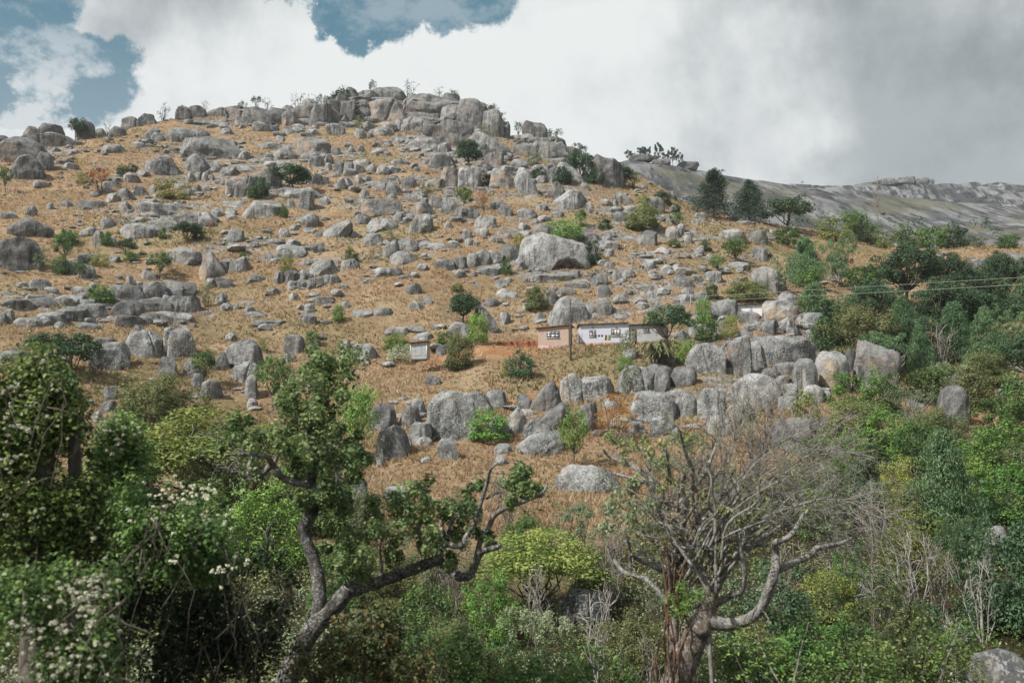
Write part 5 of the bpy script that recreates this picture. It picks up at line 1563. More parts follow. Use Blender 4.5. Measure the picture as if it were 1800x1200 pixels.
PLANTS = '''
276 181 299 213 sa
618 203 642 228 gb
700 166 720 186 db
726 172 746 202 gb
838 218 872 244 gb
866 196 890 226 gb
560 196 578 214 db
906 246 936 268 gb
920 268 962 296 gb
1096 300 1130 330 gb
400 745 540 905 yg
470 770 610 930 ol
380 800 500 930 rb
540 800 640 940 rb
600 860 690 960 gb
300 770 420 900 ol
150 760 280 900 rb
1120 800 1210 900 gb
1560 860 1640 960 ol
1380 770 1470 870 gb
1090 640 1130 690 gb
311 186 333 210 sk
352 178 368 192 sa
419 176 436 190 sk
440 168 464 192 sk
462 171 482 190 sa
508 164 538 190 sa
540 164 562 184 sa
556 163 573 184 sk
578 151 622 180 db|dark bush leaning on the skyline dome next to the summit
648 137 664 156 sk|lone little tree on the very top of the hill
704 142 737 168 sa
762 151 784 168 sa
785 154 807 171 sk
850 180 882 208 sk
899 211 921 233 sk
957 223 990 250 sk|umbrella-shaped tree right of the square skyline knob
124 212 150 248 dt
180 218 197 238 sa
1000 250 1024 270 sk
1018 256 1040 276 sk
801 244 847 300 dt|dark round bush tree in the middle of the upper cliffs
756 183 792 204 db
996 262 1043 322 ft|umbrella tree with a bare stem above the pale smooth slab
971 288 1005 324 db
1030 292 1063 324 db
1083 294 1112 328 dt
934 290 962 317 db
836 302 872 328 db
796 329 832 368 gt|round-headed little tree in the rocks below the twin square boulders
731 321 766 350 gb
836 337 864 370 ob
962 384 1030 424 br|bright shrub growing behind the overhang boulder
1024 418 1058 466 db|dark shrub at the right end of the overhang boulder
1008 365 1032 398 gt
1098 364 1162 404 ol
1146 332 1182 364 db
1116 339 1148 370 yg
1179 356 1196 374 db
1176 373 1202 398 gt
1050 380 1074 404 db
442 307 474 348 db
482 291 546 336 dt|dark double-crowned bush beside the pale slab
434 324 456 350 rb
274 311 332 352 yg|sprawling yellow-green bush above the slanting left ledge
204 290 223 310 db
221 287 241 303 db
134 303 157 324 yg
156 296 192 343 ot|orange and green little tree in open grass
-2 295 21 340 gt
303 388 354 427 ft|flat dark tree on the left slope below the long slab
279 397 293 420 rb
104 405 136 428 rb
176 405 198 432 rb
96 408 136 466 gt|gnarled little tree standing over a dark stone
207 420 236 450 ft
216 440 242 462 rb
256 443 302 490 gt|small spreading tree just above the upper ledge band
93 449 122 483 rb
127 462 148 492 gt
58 440 86 478 gb
158 445 192 468 yg
338 394 357 422 db
363 391 376 412 ob
488 447 522 480 yg|round yellow-green bush on the stacked middle blocks
420 442 433 456 rb
604 434 630 462 rb
491 359 506 382 rb
584 534 607 568 br
158 503 200 534 br|low spreading bush draped over the upper ledge band
348 500 380 540 gb
290 530 326 602 ba|white-stemmed leaning sapling on the split twin boulder
318 598 346 628 gb
52 594 120 660 dt
78 590 168 672 ft|large flat-topped dark tree beside the squat speckled boulder
333 615 378 680 gt|forked small tree left of the tall speckled dome
444 628 512 724 gt|bushy tree right of the tall speckled dome
454 592 472 618 yg
534 582 562 608 rb
534 600 562 642 gb
668 404 702 428 gb
898 408 928 440 yg
879 453 900 484 rb
922 498 964 546 ol|grey-olive bush left of the streaked dome boulder
790 514 838 572 dt|dark bush in front of the steep dome boulder
818 543 860 604 br|bright bush in front of the steep dome boulder
793 498 817 514 rb
670 586 722 616 br|bright bush just above the tin shed
678 603 732 636 pb|silvery bush left of the tin shed
780 588 830 650 ol|tall olive bush between the shed and the yard
766 581 802 608 rb
893 611 937 664 db|dark clipped-looking bush standing alone below the peach house
878 638 902 664 yg
1135 534 1217 606 ft|broad dark tree at the right end of the lavender house
1083 583 1132 630 gb
1126 574 1192 650 bn|banana clump in front of the grey lean-to
1084 623 1112 652 br
1186 596 1228 638 br|bright green shrub below the broad dark tree
1268 548 1302 594 yg
1222 558 1268 600 rb
1223 518 1252 568 br
1238 495 1264 528 db
1278 488 1348 532 ol|wide olive-green shrub above the white hut
1270 418 1320 466 gt|rounded green tree among the east slope boulders
1248 448 1278 484 gt
1230 418 1252 442 db
1174 418 1197 434 rb
1383 418 1449 506 eu|pale green eucalyptus at the left end of the grove
1445 420 1502 506 et|thin see-through eucalyptus left of the grove
1221 298 1290 384 pi|broad dark pine on the shoulder, left of two
1288 316 1347 390 pi|narrower dark pine pair on the shoulder, right of two
1343 343 1427 408 ft|wide feathery tree right of the pines
1360 397 1404 432 rb
1438 378 1502 424 yg
1503 388 1547 418 rb
1571 392 1609 426 rb
1618 396 1662 428 rb
1654 393 1702 428 db
1603 398 1632 432 yg
1538 402 1572 438 yg
1478 372 1532 414 gt
1498 398 1552 430 gb
1756 410 1788 438 rb
1640 405 1690 436 gb
1700 415 1745 438 gb
1524 318 1566 418 dd|tall dead tree with bare branches beyond the grove
1548 438 1642 545 dt|tallest dark crown of the grove
1628 453 1694 536 dt
1506 473 1562 548 eu
1556 528 1624 628 eu|conical light eucalyptus at the front of the grove
1616 500 1704 612 dt
1676 518 1784 616 dt
1698 478 1744 540 eu
1736 496 1794 560 eu
1640 540 1720 640 eu
1700 550 1770 645 eu
1592 575 1644 672 eu|slim eucalyptus in front of the grove
1515 590 1600 668 et
1450 538 1572 640 ol|big rounded olive tree growing out of the tall boulders
1398 500 1462 562 eu
1440 525 1502 575 et
1350 455 1400 520 gb
1778 495 1830 566 eu
1755 556 1815 640 et
1622 578 1694 662 ba|white bare shrub between the slim eucalyptus and the log
1458 652 1556 728 br|bright green dome of shrub below the tan leaning boulder
1542 655 1584 730 rb
1388 686 1448 764 yg
1448 700 1562 796 ol
1560 690 1640 760 gb
1718 698 1812 772 rb
1698 750 1830 850 br|broad bright shrub below the red gully
1728 826 1840 920 br
1600 776 1724 956 eu|large feathery eucalyptus standing before the right thicket
1476 806 1562 930 eu
1540 798 1616 910 yg
1716 900 1850 1110 db
1536 915 1664 1030 yg
1285 1004 1436 1200 db|black-green rounded shrub right of the twisted tree
1404 996 1504 1100 yg
1556 955 1664 1110 ba
1456 970 1544 1085 br
1596 1056 1716 1200 db
1660 930 1730 1060 et
845 936 1052 1090 yt|wide yellow-green acacia in the centre thicket
955 885 1066 985 gb
1036 955 1114 1070 ba
812 1004 904 1140 br|bright fresh shrub behind the gnarled tree's long limb
690 1020 806 1150 rb
876 1076 1004 1220 gb
985 1046 1120 1230 ba|pale bare branching shrub left of the twisted trunk
584 1090 704 1230 rb
735 1092 862 1230 ol
885 900 980 980 rb
640 960 740 1080 ol
252 724 505 900 yt|spreading yellow-green acacia behind the gnarled tree
200 660 352 800 ol|rounded olive tree between the vine tree and the acacia
395 845 545 1000 br|light green young growth left of the gnarled trunk
588 680 664 812 bt|green-headed tree leaning beside the dark boulders
982 720 1034 828 bt|narrow bright tree with several stems below the dark slab
1036 695 1124 775 ob|orange-leaved bush in front of the lichen-white boulder
822 720 900 776 br|bright bush lying over the rocks by the tallest lower block
1290 720 1350 790 gb
1330 830 1420 940 gb
1240 840 1330 960 gb
1430 850 1500 960 gb
1180 760 1260 850 gb
1620 640 1700 700 gb
1690 620 1770 680 ol
1570 740 1650 830 rb
1500 770 1560 830 rb
1640 740 1700 800 gb
1500 500 1570 590 dt
1560 560 1650 640 dt
1660 480 1740 570 dt
1740 450 1800 540 dt
1420 560 1480 620 eu
1770 600 1850 680 dt
1690 610 1760 670 eu
1480 470 1540 540 gt
1395 470 1445 530 gt
1600 640 1670 710 rb
1670 660 1740 720 ol
1760 660 1830 730 rb
1500 720 1600 810 br
1600 720 1690 800 ol
1660 800 1740 880 br
1440 760 1520 850 br
1400 830 1500 950 br
0 690 70 790 rb
1040 900 1110 1000 ba
1180 1080 1260 1210 ba
1440 940 1520 1060 ba
1500 860 1580 980 ba
1620 960 1690 1090 ba
1690 1000 1770 1130 ba
1340 960 1420 1080 ba
900 1000 980 1130 ba
760 960 840 1080 ba
1640 1100 1720 1230 ba
1580 700 1640 780 ba
1420 820 1490 920 ba
860 850 930 930 ba
1100 1120 1180 1240 ba
1060 1080 1170 1230 ol
1130 980 1200 1100 gb
1440 1090 1560 1230 rb
1500 1000 1600 1130 gb
300 860 410 1010 rb
540 940 650 1080 rb
700 930 830 1040 gb
1000 960 1080 1060 ol
'''
for ln_ in PLANTS.strip().splitlines():
    a_, _, lab = ln_.partition('|'); q = a_.split()
    plant(*(float(v) for v in q[:4]), q[4][:2], lab or None)
plant(1500, 900, 1580, 1195, 'dd', 'slender dead sapling with short side twigs in the right thicket')
for (px, dd_, w_, h_, key_) in ((1200, 262, 40, 36, 'gt'), (1345, 270, 46, 34, 'rb'), (1392, 262, 60, 44, 'dt'), (1430, 280, 50, 40, 'gt'), (1470, 262, 50, 44, 'dt'), (1512, 275, 46, 34, 'rb'), (1545, 265, 40, 30, 'gt'), (1590, 282, 56, 40, 'dt'), (1635, 272, 46, 34, 'rb'), (1680, 284, 60, 38, 'dt'), (1722, 276, 40, 28, 'rb'), (1765, 282, 50, 32, 'gt'), (1795, 272, 40, 26, 'rb')):
    x_, y_ = dd_ * math.sin(px_az(px)), dd_ * math.cos(px_az(px)); b_ = np.array((x_, y_, float(height(x_, y_))))
    o = plant(px - w_ / 2, 0, px + w_ / 2, h_, key_, None, base=b_); LABELS[-1] = (o, 'ridge-top ' + LABELS[-1][1], *project(b_))
# trees and blocks along the far domes
for k, (px, h_, w_) in enumerate(((1108, 14, 9), (1118, 11, 9), (1132, 18, 13), (1142, 20, 11), (1155, 12, 16), (1163, 26, 11), (1175, 17, 11), (1188, 24, 12), (1200, 18, 11), (1224, 11, 14), (1275, 8, 10))):
    b_ = HA(px, None)
    o = plant(0, 0, w_ * 1.5, h_ * 1.6, 'sk' if k in (9, 10) else 'gu', None, base=b_ - np.array((0, 0, 1.0)))
    LABELS.pop()
    ords = ('first', 'second', 'third', 'fourth', 'fifth', 'sixth', 'seventh', 'eighth', 'ninth')
    tag(o, 'low umbrella tree on the bare dome, ' + ('just right of the skyline gum trees' if k == 9 else 'farther down its crest line') if k > 8 else ords[k] + ' from the left in the row of gum trees on the dome skyline', 'tree', 'gum trees on the far skyline')
for k, (px, w_, h_, dist, H_, lab) in enumerate(((1130, 44, 9, 556, HA, 'low grey rock cap under the gum trees, left end'), (1168, 34, 9, 556, HA, 'low grey rock cap under the gum trees, middle'), (1215, 40, 12, 556, HA, 'dark flat rock on the dome beside the gum trees'),
                                  (1574, 33, 9, 880, HB, 'left one of two long blocks topping the farthest ridge'), (1606, 31, 9, 880, HB, 'right one of two long blocks topping the farthest ridge'), (1628, 12, 8, 880, HB, 'first round boulder after the long blocks on the farthest ridge'), (1642, 12, 8, 880, HB, 'second round boulder after the long blocks on the farthest ridge'), (1652, 8, 6, 880, HB, 'last small boulder after the long blocks on the farthest ridge'))):
    b_ = H_(px, None); s_ = math.hypot(b_[0], b_[1]) / FPX
    V, F = boulder_shape('b' if w_ > 14 else 'r', 900 + k, 4); V = V * (w_ * s_, w_ * s_ * 0.6, h_ * s_ * 1.6); V[:, 2] -= h_ * s_ * 0.5
    mb = MB(); mb.add(V, F); o = mb.build('boulder', M_ROCK, loc=b_); o.rotation_euler = (0, 0, -px_az(px)); o['dark'] = 0.5; o['rust'] = 0.0; o['lichen'] = 0.3
    tag(o, lab, 'boulder', 'rocks on the far skyline')

for key_, lst_ in PROTO.items():
    for pr_ in lst_[used.get(key_, 0):]:
        for ch_ in list(pr_.children): bpy.data.objects.remove(ch_)
        bpy.data.objects.remove(pr_)
    PROTO[key_] = lst_[:used.get(key_, 0)]

# ------------------------------------------------------------------ the two big trees near the camera
def cpx(px, py, d):
    """point seen at px, py, d metres in front of the camera along the ground"""
    r = ray(px, py); return np.array((r[0] * d, r[1] * d, r[2] * d))
def smooth_path(P, R, k=3):
    P = np.asarray(P, float); R = np.asarray(R, float); n = len(P)
    if n < 3: return P, R
    Q, S = [], []
    for i in range(n - 1):
        p0, p1, p2, p3 = P[max(i - 1, 0)], P[i], P[i + 1], P[min(i + 2, n - 1)]
        for j in range(k):
            t = j / k
            Q.append(0.5 * (2 * p1 + (p2 - p0) * t + (2 * p0 - 5 * p1 + 4 * p2 - p3) * t * t + (3 * p1 - p0 - 3 * p2 + p3) * t ** 3)); S.append(R[i] + (R[i + 1] - R[i]) * t)
    Q.append(P[-1]); S.append(R[-1]); return np.array(Q), np.array(S)
def limb(mb, trace, d0, dd=0.0, wob=0.10, sides=9, knots=True):
    """trace: (px, py, width in px); depth goes from d0 to d0 + dd along it"""
    n = len(trace); P, R = [], []
    for i, (px, py, w) in enumerate(trace):
        d = d0 + dd * i / max(n - 1, 1) + (0.12 * math.sin(i * 2.1 + px) if knots and 0 < i else 0)
        P.append(cpx(px, py, d)); R.append(w * d / FPX * 0.5)
    P, R = smooth_path(P, R, 4)
    mb.tube(P, R, sides, wob=wob)
    return P
def twigs(mb, P, n, L, r=0.008, up=0.3):
    ends = []
    for _ in range(n):
        i = RNG.integers(len(P) // 3, len(P)); q = P[i] + norm(RNG.normal(size=3) + (0, 0, up)) * L * RNG.uniform(0.4, 1.1)
        pp = branch(mb, P[i], q, r, r * 0.35, 0.16, 5, 4); ends.append(q)
        if RNG.random() < 0.6:
            q2 = pp[2] + norm(RNG.normal(size=3) + (0, 0, up)) * L * 0.5; branch(mb, pp[2], q2, r * 0.6, r * 0.3, 0.15, 4, 3); ends.append(q2)
    return ends
def gnarled_tree():
    D = 15.0
    base = cpx(455, 1400, D); base[2] = float(height(base[0], base[1])) 
    root = empty('gnarled_tree', base); tag(root, 'gnarled lichen-spotted tree with a long bent limb in the centre foreground', 'tree')
    B = np.array(base)
    def fin(mb, nm, mat): 
        mb.v = [v - B for v in mb.v]; return mb.build(nm, mat, root)
    t = MB()
    g = base - cpx(455, 1400, D)
    P0, R0 = smooth_path([base - (0.15, 0, 0.3), (base + cpx(462, 1360, D)) / 2, cpx(470, 1330, D), cpx(505, 1195, D), cpx(545, 1112, D), cpx(588, 1066, D), cpx(612, 1036, D)], np.array((62, 54, 46, 38, 33, 30, 27)) * D / FPX / 2, 4)
    t.tube(P0, R0, 12, wob=0.09)
    limb(t, ((560, 1092, 30), (562, 1050, 25), (556, 1000, 22), (542, 960, 20), (534, 930, 21), (548, 900, 23), (552, 872, 20), (547, 850, 18), (553, 800, 15), (545, 752, 13), (553, 706, 12), (570, 670, 12), (590, 640, 7)), D + 0.1, 0.5)
    fin(t, 'trunk', M_LICHBARK)
    lb = [((608, 1040, 44), (640, 1031, 34), (662, 1024, 33), (700, 1010, 33), (740, 995, 30), (772, 982, 27)),
          ((770, 983, 24), (790, 1000, 24), (806, 1013, 25), (826, 1010, 22), (836, 990, 19), (846, 970, 18), (872, 962, 14), (880, 960, 9)),
          ((770, 982, 22), (757, 962, 18), (742, 948, 15), (736, 930, 12), (742, 905, 9)),
          ((772, 980, 20), (782, 958, 15), (812, 960, 14), (818, 944, 13), (835, 920, 12), (846, 880, 12), (856, 850, 10), (862, 825, 8), (876, 814, 5)),
          ((836, 985, 16), (846, 945, 14), (858, 928, 14), (870, 905, 13), (895, 890, 12), (925, 880, 10), (955, 864, 8), (962, 850, 5)),
          ((780, 958, 11), (776, 930, 9), (785, 900, 8), (798, 872, 6)), ((856, 876, 7), (872, 866, 5), (884, 866, 3)), ((800, 960, 9), (790, 930, 8), (800, 905, 6), (815, 893, 5)),
          ((548, 851, 24), (516, 846, 21), (492, 835, 20), (478, 818, 18), (456, 836, 14), (440, 840, 12), (437, 820, 11), (446, 800, 9)),
          ((480, 820, 16), (468, 802, 14), (432, 798, 10), (396, 800, 6)), ((440, 800, 9), (414, 785, 7), (400, 770, 6), (378, 770, 4)), ((432, 800, 7), (406, 818, 6), (402, 838, 4)),
          ((480, 818, 12), (492, 790, 9), (500, 765, 6), (492, 742, 4)), ((552, 862, 14), (588, 866, 9), (592, 838, 7), (580, 800, 5)), ((551, 805, 10), (580, 780, 8), (612, 770, 5)),
          ((547, 755, 9), (520, 730, 7), (505, 705, 4)), ((553, 705, 9), (580, 690, 7), (602, 664, 4)), ((556, 690, 8), (535, 672, 6), (520, 664, 4)), ((660, 1024, 10), (672, 1000, 7), (668, 965, 5), (676, 930, 4))]
    ends = []
    for k, tr in enumerate(lb):
        m = MB(); P = limb(m, [(a_, b_, c_ * 0.66) for a_, b_, c_ in tr], D + (0.0 if tr[0][0] > 600 else 0.35) + 0.3 * math.sin(k * 1.9) * (k > 1), (0.5, -0.5, 0.8, -0.7, 0.3, 0.9)[k % 6], sides=8)
        e = twigs(m, P, 11, 0.45, 0.008); ends += e
        fin(m, 'limb', M_PALELIMB if k > 1 else M_LICHBARK)
    CL = [(580, 640, 26), (556, 634, 22), (610, 628, 22), (602, 652, 26), (541, 664, 28), (512, 682, 26), (560, 690, 28), (592, 684, 20), (500, 708, 20), (530, 716, 26), (574, 722, 24), (520, 746, 20), (560, 752, 24), (588, 750, 18), (622, 775, 18),
          (470, 770, 24), (500, 782, 28), (540, 792, 30), (580, 794, 32), (618, 796, 24), (640, 806, 20), (530, 822, 24), (572, 832, 26), (612, 832, 24), (440, 772, 20), (412, 748, 16), (396, 770, 14), (430, 742, 14), (540, 884, 18), (520, 872, 16), (592, 862, 22), (604, 902, 18), (575, 880, 16),
          (652, 892, 22), (690, 882, 24), (722, 870, 24), (750, 866, 20), (700, 912, 26), (740, 912, 26), (780, 890, 22), (802, 902, 22), (830, 900, 18), (762, 940, 22), (800, 932, 22), (660, 932, 22), (622, 950, 28), (642, 982, 26), (690, 962, 22), (820, 872, 12), (842, 852, 11), (915, 830, 18), (905, 850, 16), (921, 868, 17), (936, 858, 14), (900, 880, 12), (845, 940, 14), (860, 950, 10), (742, 960, 16), (790, 985, 14), (640, 1010, 18), (600, 990, 18), (575, 960, 14)]
    f = MB(); C, R = [], []
    for px, py, r in CL:
        for _ in range(6):
            d = D + RNG.normal() * 0.55 + 0.2; C.append(cpx(px + RNG.normal() * r * 0.45, py + RNG.normal() * r * 0.45, d)); R.append(r * 0.72 * D / FPX * RNG.uniform(0.7, 1.2))
    clump_leaves(f, C, R, 78, 0.066, 0.62, 0.8)
    E = np.array(ends); clump_leaves(f, E[RNG.choice(len(E), len(E) // 3, replace=False)], 0.10, 12, 0.058, 0.62, 0.8)
    fin(f, 'crown', ML['hero'])
gnarled_tree()
def twisted_tree():
    D = 16.5
    base = cpx(1150, 1400, D); base[2] = float(height(base[0], base[1])); B = np.array(base)
    root = empty('twisted_tree', base); tag(root, 'thick twisted brown tree with curled bare limbs and few leaves, right foreground', 'tree')
    def fin(mb, nm, mat): mb.v = [v - B for v in mb.v]; return mb.build(nm, mat, root)
    t = MB()
    P0, R0 = smooth_path([base - (0.1, 0, 0.3), cpx(1165, 1330, D), cpx(1190, 1200, D), cpx(1206, 1150, D), cpx(1230, 1102, D), cpx(1243, 1074, D), cpx(1250, 1050, D)], np.array((72, 60, 50, 46, 42, 34, 14)) * D / FPX / 2, 5)
    t.tube(P0, R0, 14, wob=0.12)
    limb(t, ((1185, 1150, 18), (1182, 1100, 22), (1184, 1060, 24), (1186, 1000, 24), (1191, 950, 20), (1200, 900, 22), (1196, 860, 16), (1201, 832, 10)), D + 0.25, 0.4, 0.14)
    fin(t, 'trunk', M_REDBARK)
    lb = [((1222, 1090, 40), (1246, 1092, 40), (1275, 1097, 31), (1310, 1090, 28), (1336, 1070, 26), (1351, 1036, 24), (1362, 1004, 22), (1363, 975, 19), (1362, 954, 17), (1386, 944, 14), (1402, 924, 11), (1412, 902, 7)),
          ((1366, 1002, 19), (1400, 986, 16), (1424, 976, 15), (1434, 964, 14), (1452, 960, 12), (1480, 954, 9), (1496, 944, 5)),
          ((1232, 1110, 44), (1243, 1074, 38), (1251, 1046, 31), (1236, 1010, 23), (1206, 990, 20), (1176, 974, 18), (1151, 950, 16), (1130, 930, 13), (1108, 908, 8)),
          ((1230, 1085, 20), (1250, 1066, 18), (1285, 1046, 16), (1304, 1038, 14), (1309, 1000, 12), (1301, 960, 10), (1300, 928, 6)),
          ((1240, 1075, 28), (1250, 1046, 25), (1266, 1020, 21), (1281, 995, 22), (1312, 964, 18), (1342, 944, 14), (1372, 924, 8)),
          ((1175, 1062, 14), (1146, 1026, 13), (1121, 1012, 12), (1096, 1005, 12), (1080, 984, 8)), ((1108, 1006, 9), (1107, 966, 8), (1101, 942, 7), (1090, 928, 4)), ((1172, 1004, 17), (1130, 985, 14), (1110, 974, 8)),
          ((1200, 902, 14), (1216, 862, 12), (1240, 830, 10), (1252, 800, 7), (1262, 770, 4)), ((1192, 890, 13), (1150, 872, 12), (1146, 846, 12), (1121, 825, 13), (1092, 810, 12), (1072, 803, 9), (1060, 790, 5)),
          ((1218, 860, 12), (1216, 822, 11), (1206, 800, 10), (1198, 770, 7), (1196, 756, 4)), ((1146, 850, 10), (1102, 838, 8), (1074, 830, 5)), ((1142, 826, 9), (1137, 792, 8), (1116, 786, 5)), ((1178, 850, 9), (1176, 824, 8), (1170, 790, 5)),
          ((1186, 990, 16), (1215, 950, 13), (1230, 905, 11), (1262, 880, 8), (1290, 850, 5)), ((1190, 960, 14), (1168, 930, 11), (1160, 900, 9), (1140, 880, 6)), ((1262, 1020, 12), (1255, 985, 11), (1245, 960, 10), (1250, 935, 6)), ((1312, 964, 10), (1300, 935, 9), (1312, 905, 7), (1330, 880, 4)),
          ((1290, 980, 12), (1330, 920, 10), (1380, 895, 8), (1430, 880, 6), (1470, 872, 4)), ((1235, 1060, 10), (1213, 1068, 9), (1190, 1062, 5)), ((1200, 920, 10), (1225, 880, 8), (1222, 850, 6), (1236, 815, 4))]
    ends = []
    for k, tr in enumerate(lb):
        m = MB(); P = limb(m, [(a_, b_, c_ * 0.70) for a_, b_, c_ in tr], D + (0.0 if k < 2 else 0.3 * math.sin(k * 2.3)), (-0.4, 0.6, 0.9, -0.6, 0.5, 0.7, -0.3)[k % 7], sides=8, wob=0.12)
        ends += twigs(m, P, 8, 0.5, 0.009, 0.15); fin(m, 'limb', M_REDBARK if k in (2, 14, 15, 20) else M_PALELIMB)
    for k in range(9):
        px = 1158 + 42 * RNG.random(); y0 = RNG.uniform(940, 1010); m = MB()
        P = limb(m, [(px + RNG.normal() * 8, y0 + (1330 - y0) * u, RNG.uniform(2, 4)) for u in np.linspace(0, 1, 7)], D - 0.22 + RNG.normal() * 0.08, 0.0, 0.3, 5)
        twigs(m, P, 26, 0.10, 0.005, -0.5); fin(m, 'hanging_vine', M_VINE)
    for k in range(40):      # the many thin upright shoots that make the crown twiggy
        bx, by = RNG.uniform(1175, 1275), RNG.uniform(930, 1050); tx = bx + (RNG.uniform(-140, 230)); ty = RNG.uniform(770, 950); w = RNG.uniform(3, 7)
        tr = [(bx + (tx - bx) * u + RNG.normal() * 9 * (0 < u < 1), by + (ty - by) * (u ** 0.8) + RNG.normal() * 6, w * (1 - 0.7 * u)) for u in np.linspace(0, 1, 6)]
        m = MB(); P = limb(m, tr, D + RNG.normal() * 0.35, RNG.normal() * 0.4, 0.12, 6); e = twigs(m, P, 9, 0.45, 0.007, 0.2); ends += e; fin(m, 'shoot', M_PALELIMB if k % 3 else M_TWIG)
    m = MB(); limb(m, ((1245, 1060, 7), (1247, 1130, 8), (1252, 1200, 8), (1254, 1290, 8), (1254, 1390, 8)), D - 0.1, 0.0, 0.1, 6); fin(m, 'hanging_root', M_TWIG)
    CL = [(1110, 790, 22), (1085, 776, 18), (1140, 800, 18), (1170, 786, 20), (1196, 782, 18), (1080, 760, 14), (1160, 808, 14), (1216, 772, 13), (1186, 846, 12), (1242, 880, 10), (1128, 770, 14), (1100, 812, 14), (1240, 870, 10), (1310, 925, 12), (1270, 890, 9), (1330, 905, 8)]
    f = MB(); C, R = [], []
    for px, py, r in CL:
        for _ in range(2): C.append(cpx(px + RNG.normal() * r * 0.4, py + RNG.normal() * r * 0.4, D + RNG.normal() * 0.4)); R.append(r * 0.7 * D / FPX)
    clump_leaves(f, C, R * 1, 46, 0.07, 0.42, 0.5, 1.0, 0.5)
    E = np.array(ends); clump_leaves(f, E[RNG.choice(len(E), len(E) // 7, replace=False)], 0.12, 9, 0.065, 0.45, 0.5, 1.0, 0.4); fin(f, 'crown', ML['olive'])
    f = MB(); C, R = [], []
    for px, py, r in ((1090, 880, 30), (1070, 900, 26), (1112, 862, 22), (1130, 922, 26), (1102, 932, 26), (1152, 930, 20), (1120, 890, 24), (1080, 930, 18), (1150, 905, 18)):
        for _ in range(2): C.append(cpx(px + RNG.normal() * r * 0.4, py + RNG.normal() * r * 0.4, D + RNG.normal() * 0.5)); R.append(r * 0.7 * D / FPX)
    clump_leaves(f, C, R, 70, 0.085, 0.4, 0.4, 1.0, 0.4); fin(f, 'drooping_foliage', ML['grey'])
    f = MB(); C = [cpx(px + RNG.normal() * 8, py + RNG.normal() * 8, D - 0.25 + RNG.normal() * 0.15) for px, py in ((1200, 1040), (1215, 1036), (1228, 1048), (1208, 1054), (1186, 1058), (1192, 1072), (1204, 1076)) for _ in range(3)]
    clump_leaves(f, C, 0.12, 60, 0.07, 0.16, 0.3, 1.0, 0.3); fin(f, 'fern_tuft', ML['bright'])
twisted_tree()
def dead_tangle():
    D = 17.6; base = cpx(1255, 1010, D); B = np.array(base); root = empty('dead_branch_tangle', base)
    tag(root, 'grey tangle of dead leafless branches caught in the twisted tree', 'dead branches')
    def fin(mb, nm): mb.v = [v - B for v in mb.v]; return mb.build(nm, M_TWIG, root)
    mains = [((1250, 1000, 9), (1330, 905, 8), (1400, 868, 7), (1455, 882, 6), (1540, 922, 4), (1640, 942, 2)), ((1255, 1000, 8), (1310, 900, 7), (1350, 820, 6), (1372, 750, 4), (1384, 700, 2)), ((1250, 990, 8), (1290, 880, 6), (1340, 810, 5), (1420, 770, 4), (1500, 742, 2)),
             ((1260, 1000, 8), (1340, 880, 6), (1440, 810, 5), (1520, 790, 3), (1570, 800, 2)), ((1250, 985, 7), (1262, 890, 6), (1290, 800, 4), (1325, 712, 2)), ((1265, 1005, 7), (1380, 905, 6), (1470, 880, 4), (1560, 880, 3), (1600, 905, 2)),
             ((1250, 990, 7), (1240, 890, 5), (1252, 790, 4), (1280, 735, 2)), ((1270, 1000, 7), (1370, 930, 6), (1450, 925, 5), (1530, 950, 3), (1580, 975, 2)), ((1260, 995, 6), (1350, 860, 5), (1420, 830, 4), (1500, 850, 3), (1545, 870, 2))]
    for k, tr in enumerate(mains):
        m = MB(); P = limb(m, [(1255 + (a_ - 1255) * 0.80, b_, c_ * 0.6) for a_, b_, c_ in tr], D + 0.25 * math.sin(k * 2.2), 0.7 * math.cos(k * 1.7), 0.08, 6)
        n = len(P)
        for _ in range(70):
            i = RNG.integers(n // 4, n - 1); tg = norm(P[min(i + 2, n - 1)] - P[i - 1] + RNG.normal(size=3) * 0.35 * np.linalg.norm(P[min(i + 2, n - 1)] - P[i - 1]) + (0, 0, 0.0))
            L = RNG.uniform(0.3, 1.0); side = norm(RNG.normal(size=3)) * 0.7 * L
            e = P[i] + tg * L + side; e[2] -= 0.10 * L * L
            pp = branch(m, P[i], e, 0.0065, 0.0025, 0.13, 6, 4)
            for _ in range(3):
                j = RNG.integers(1, 5); branch(m, pp[j], pp[j] + (tg * 0.5 + norm(RNG.normal(size=3)) * 0.5) * L * 0.45, 0.005, 0.002, 0.12, 4, 3)
        fin(m, 'branch')
dead_tangle()
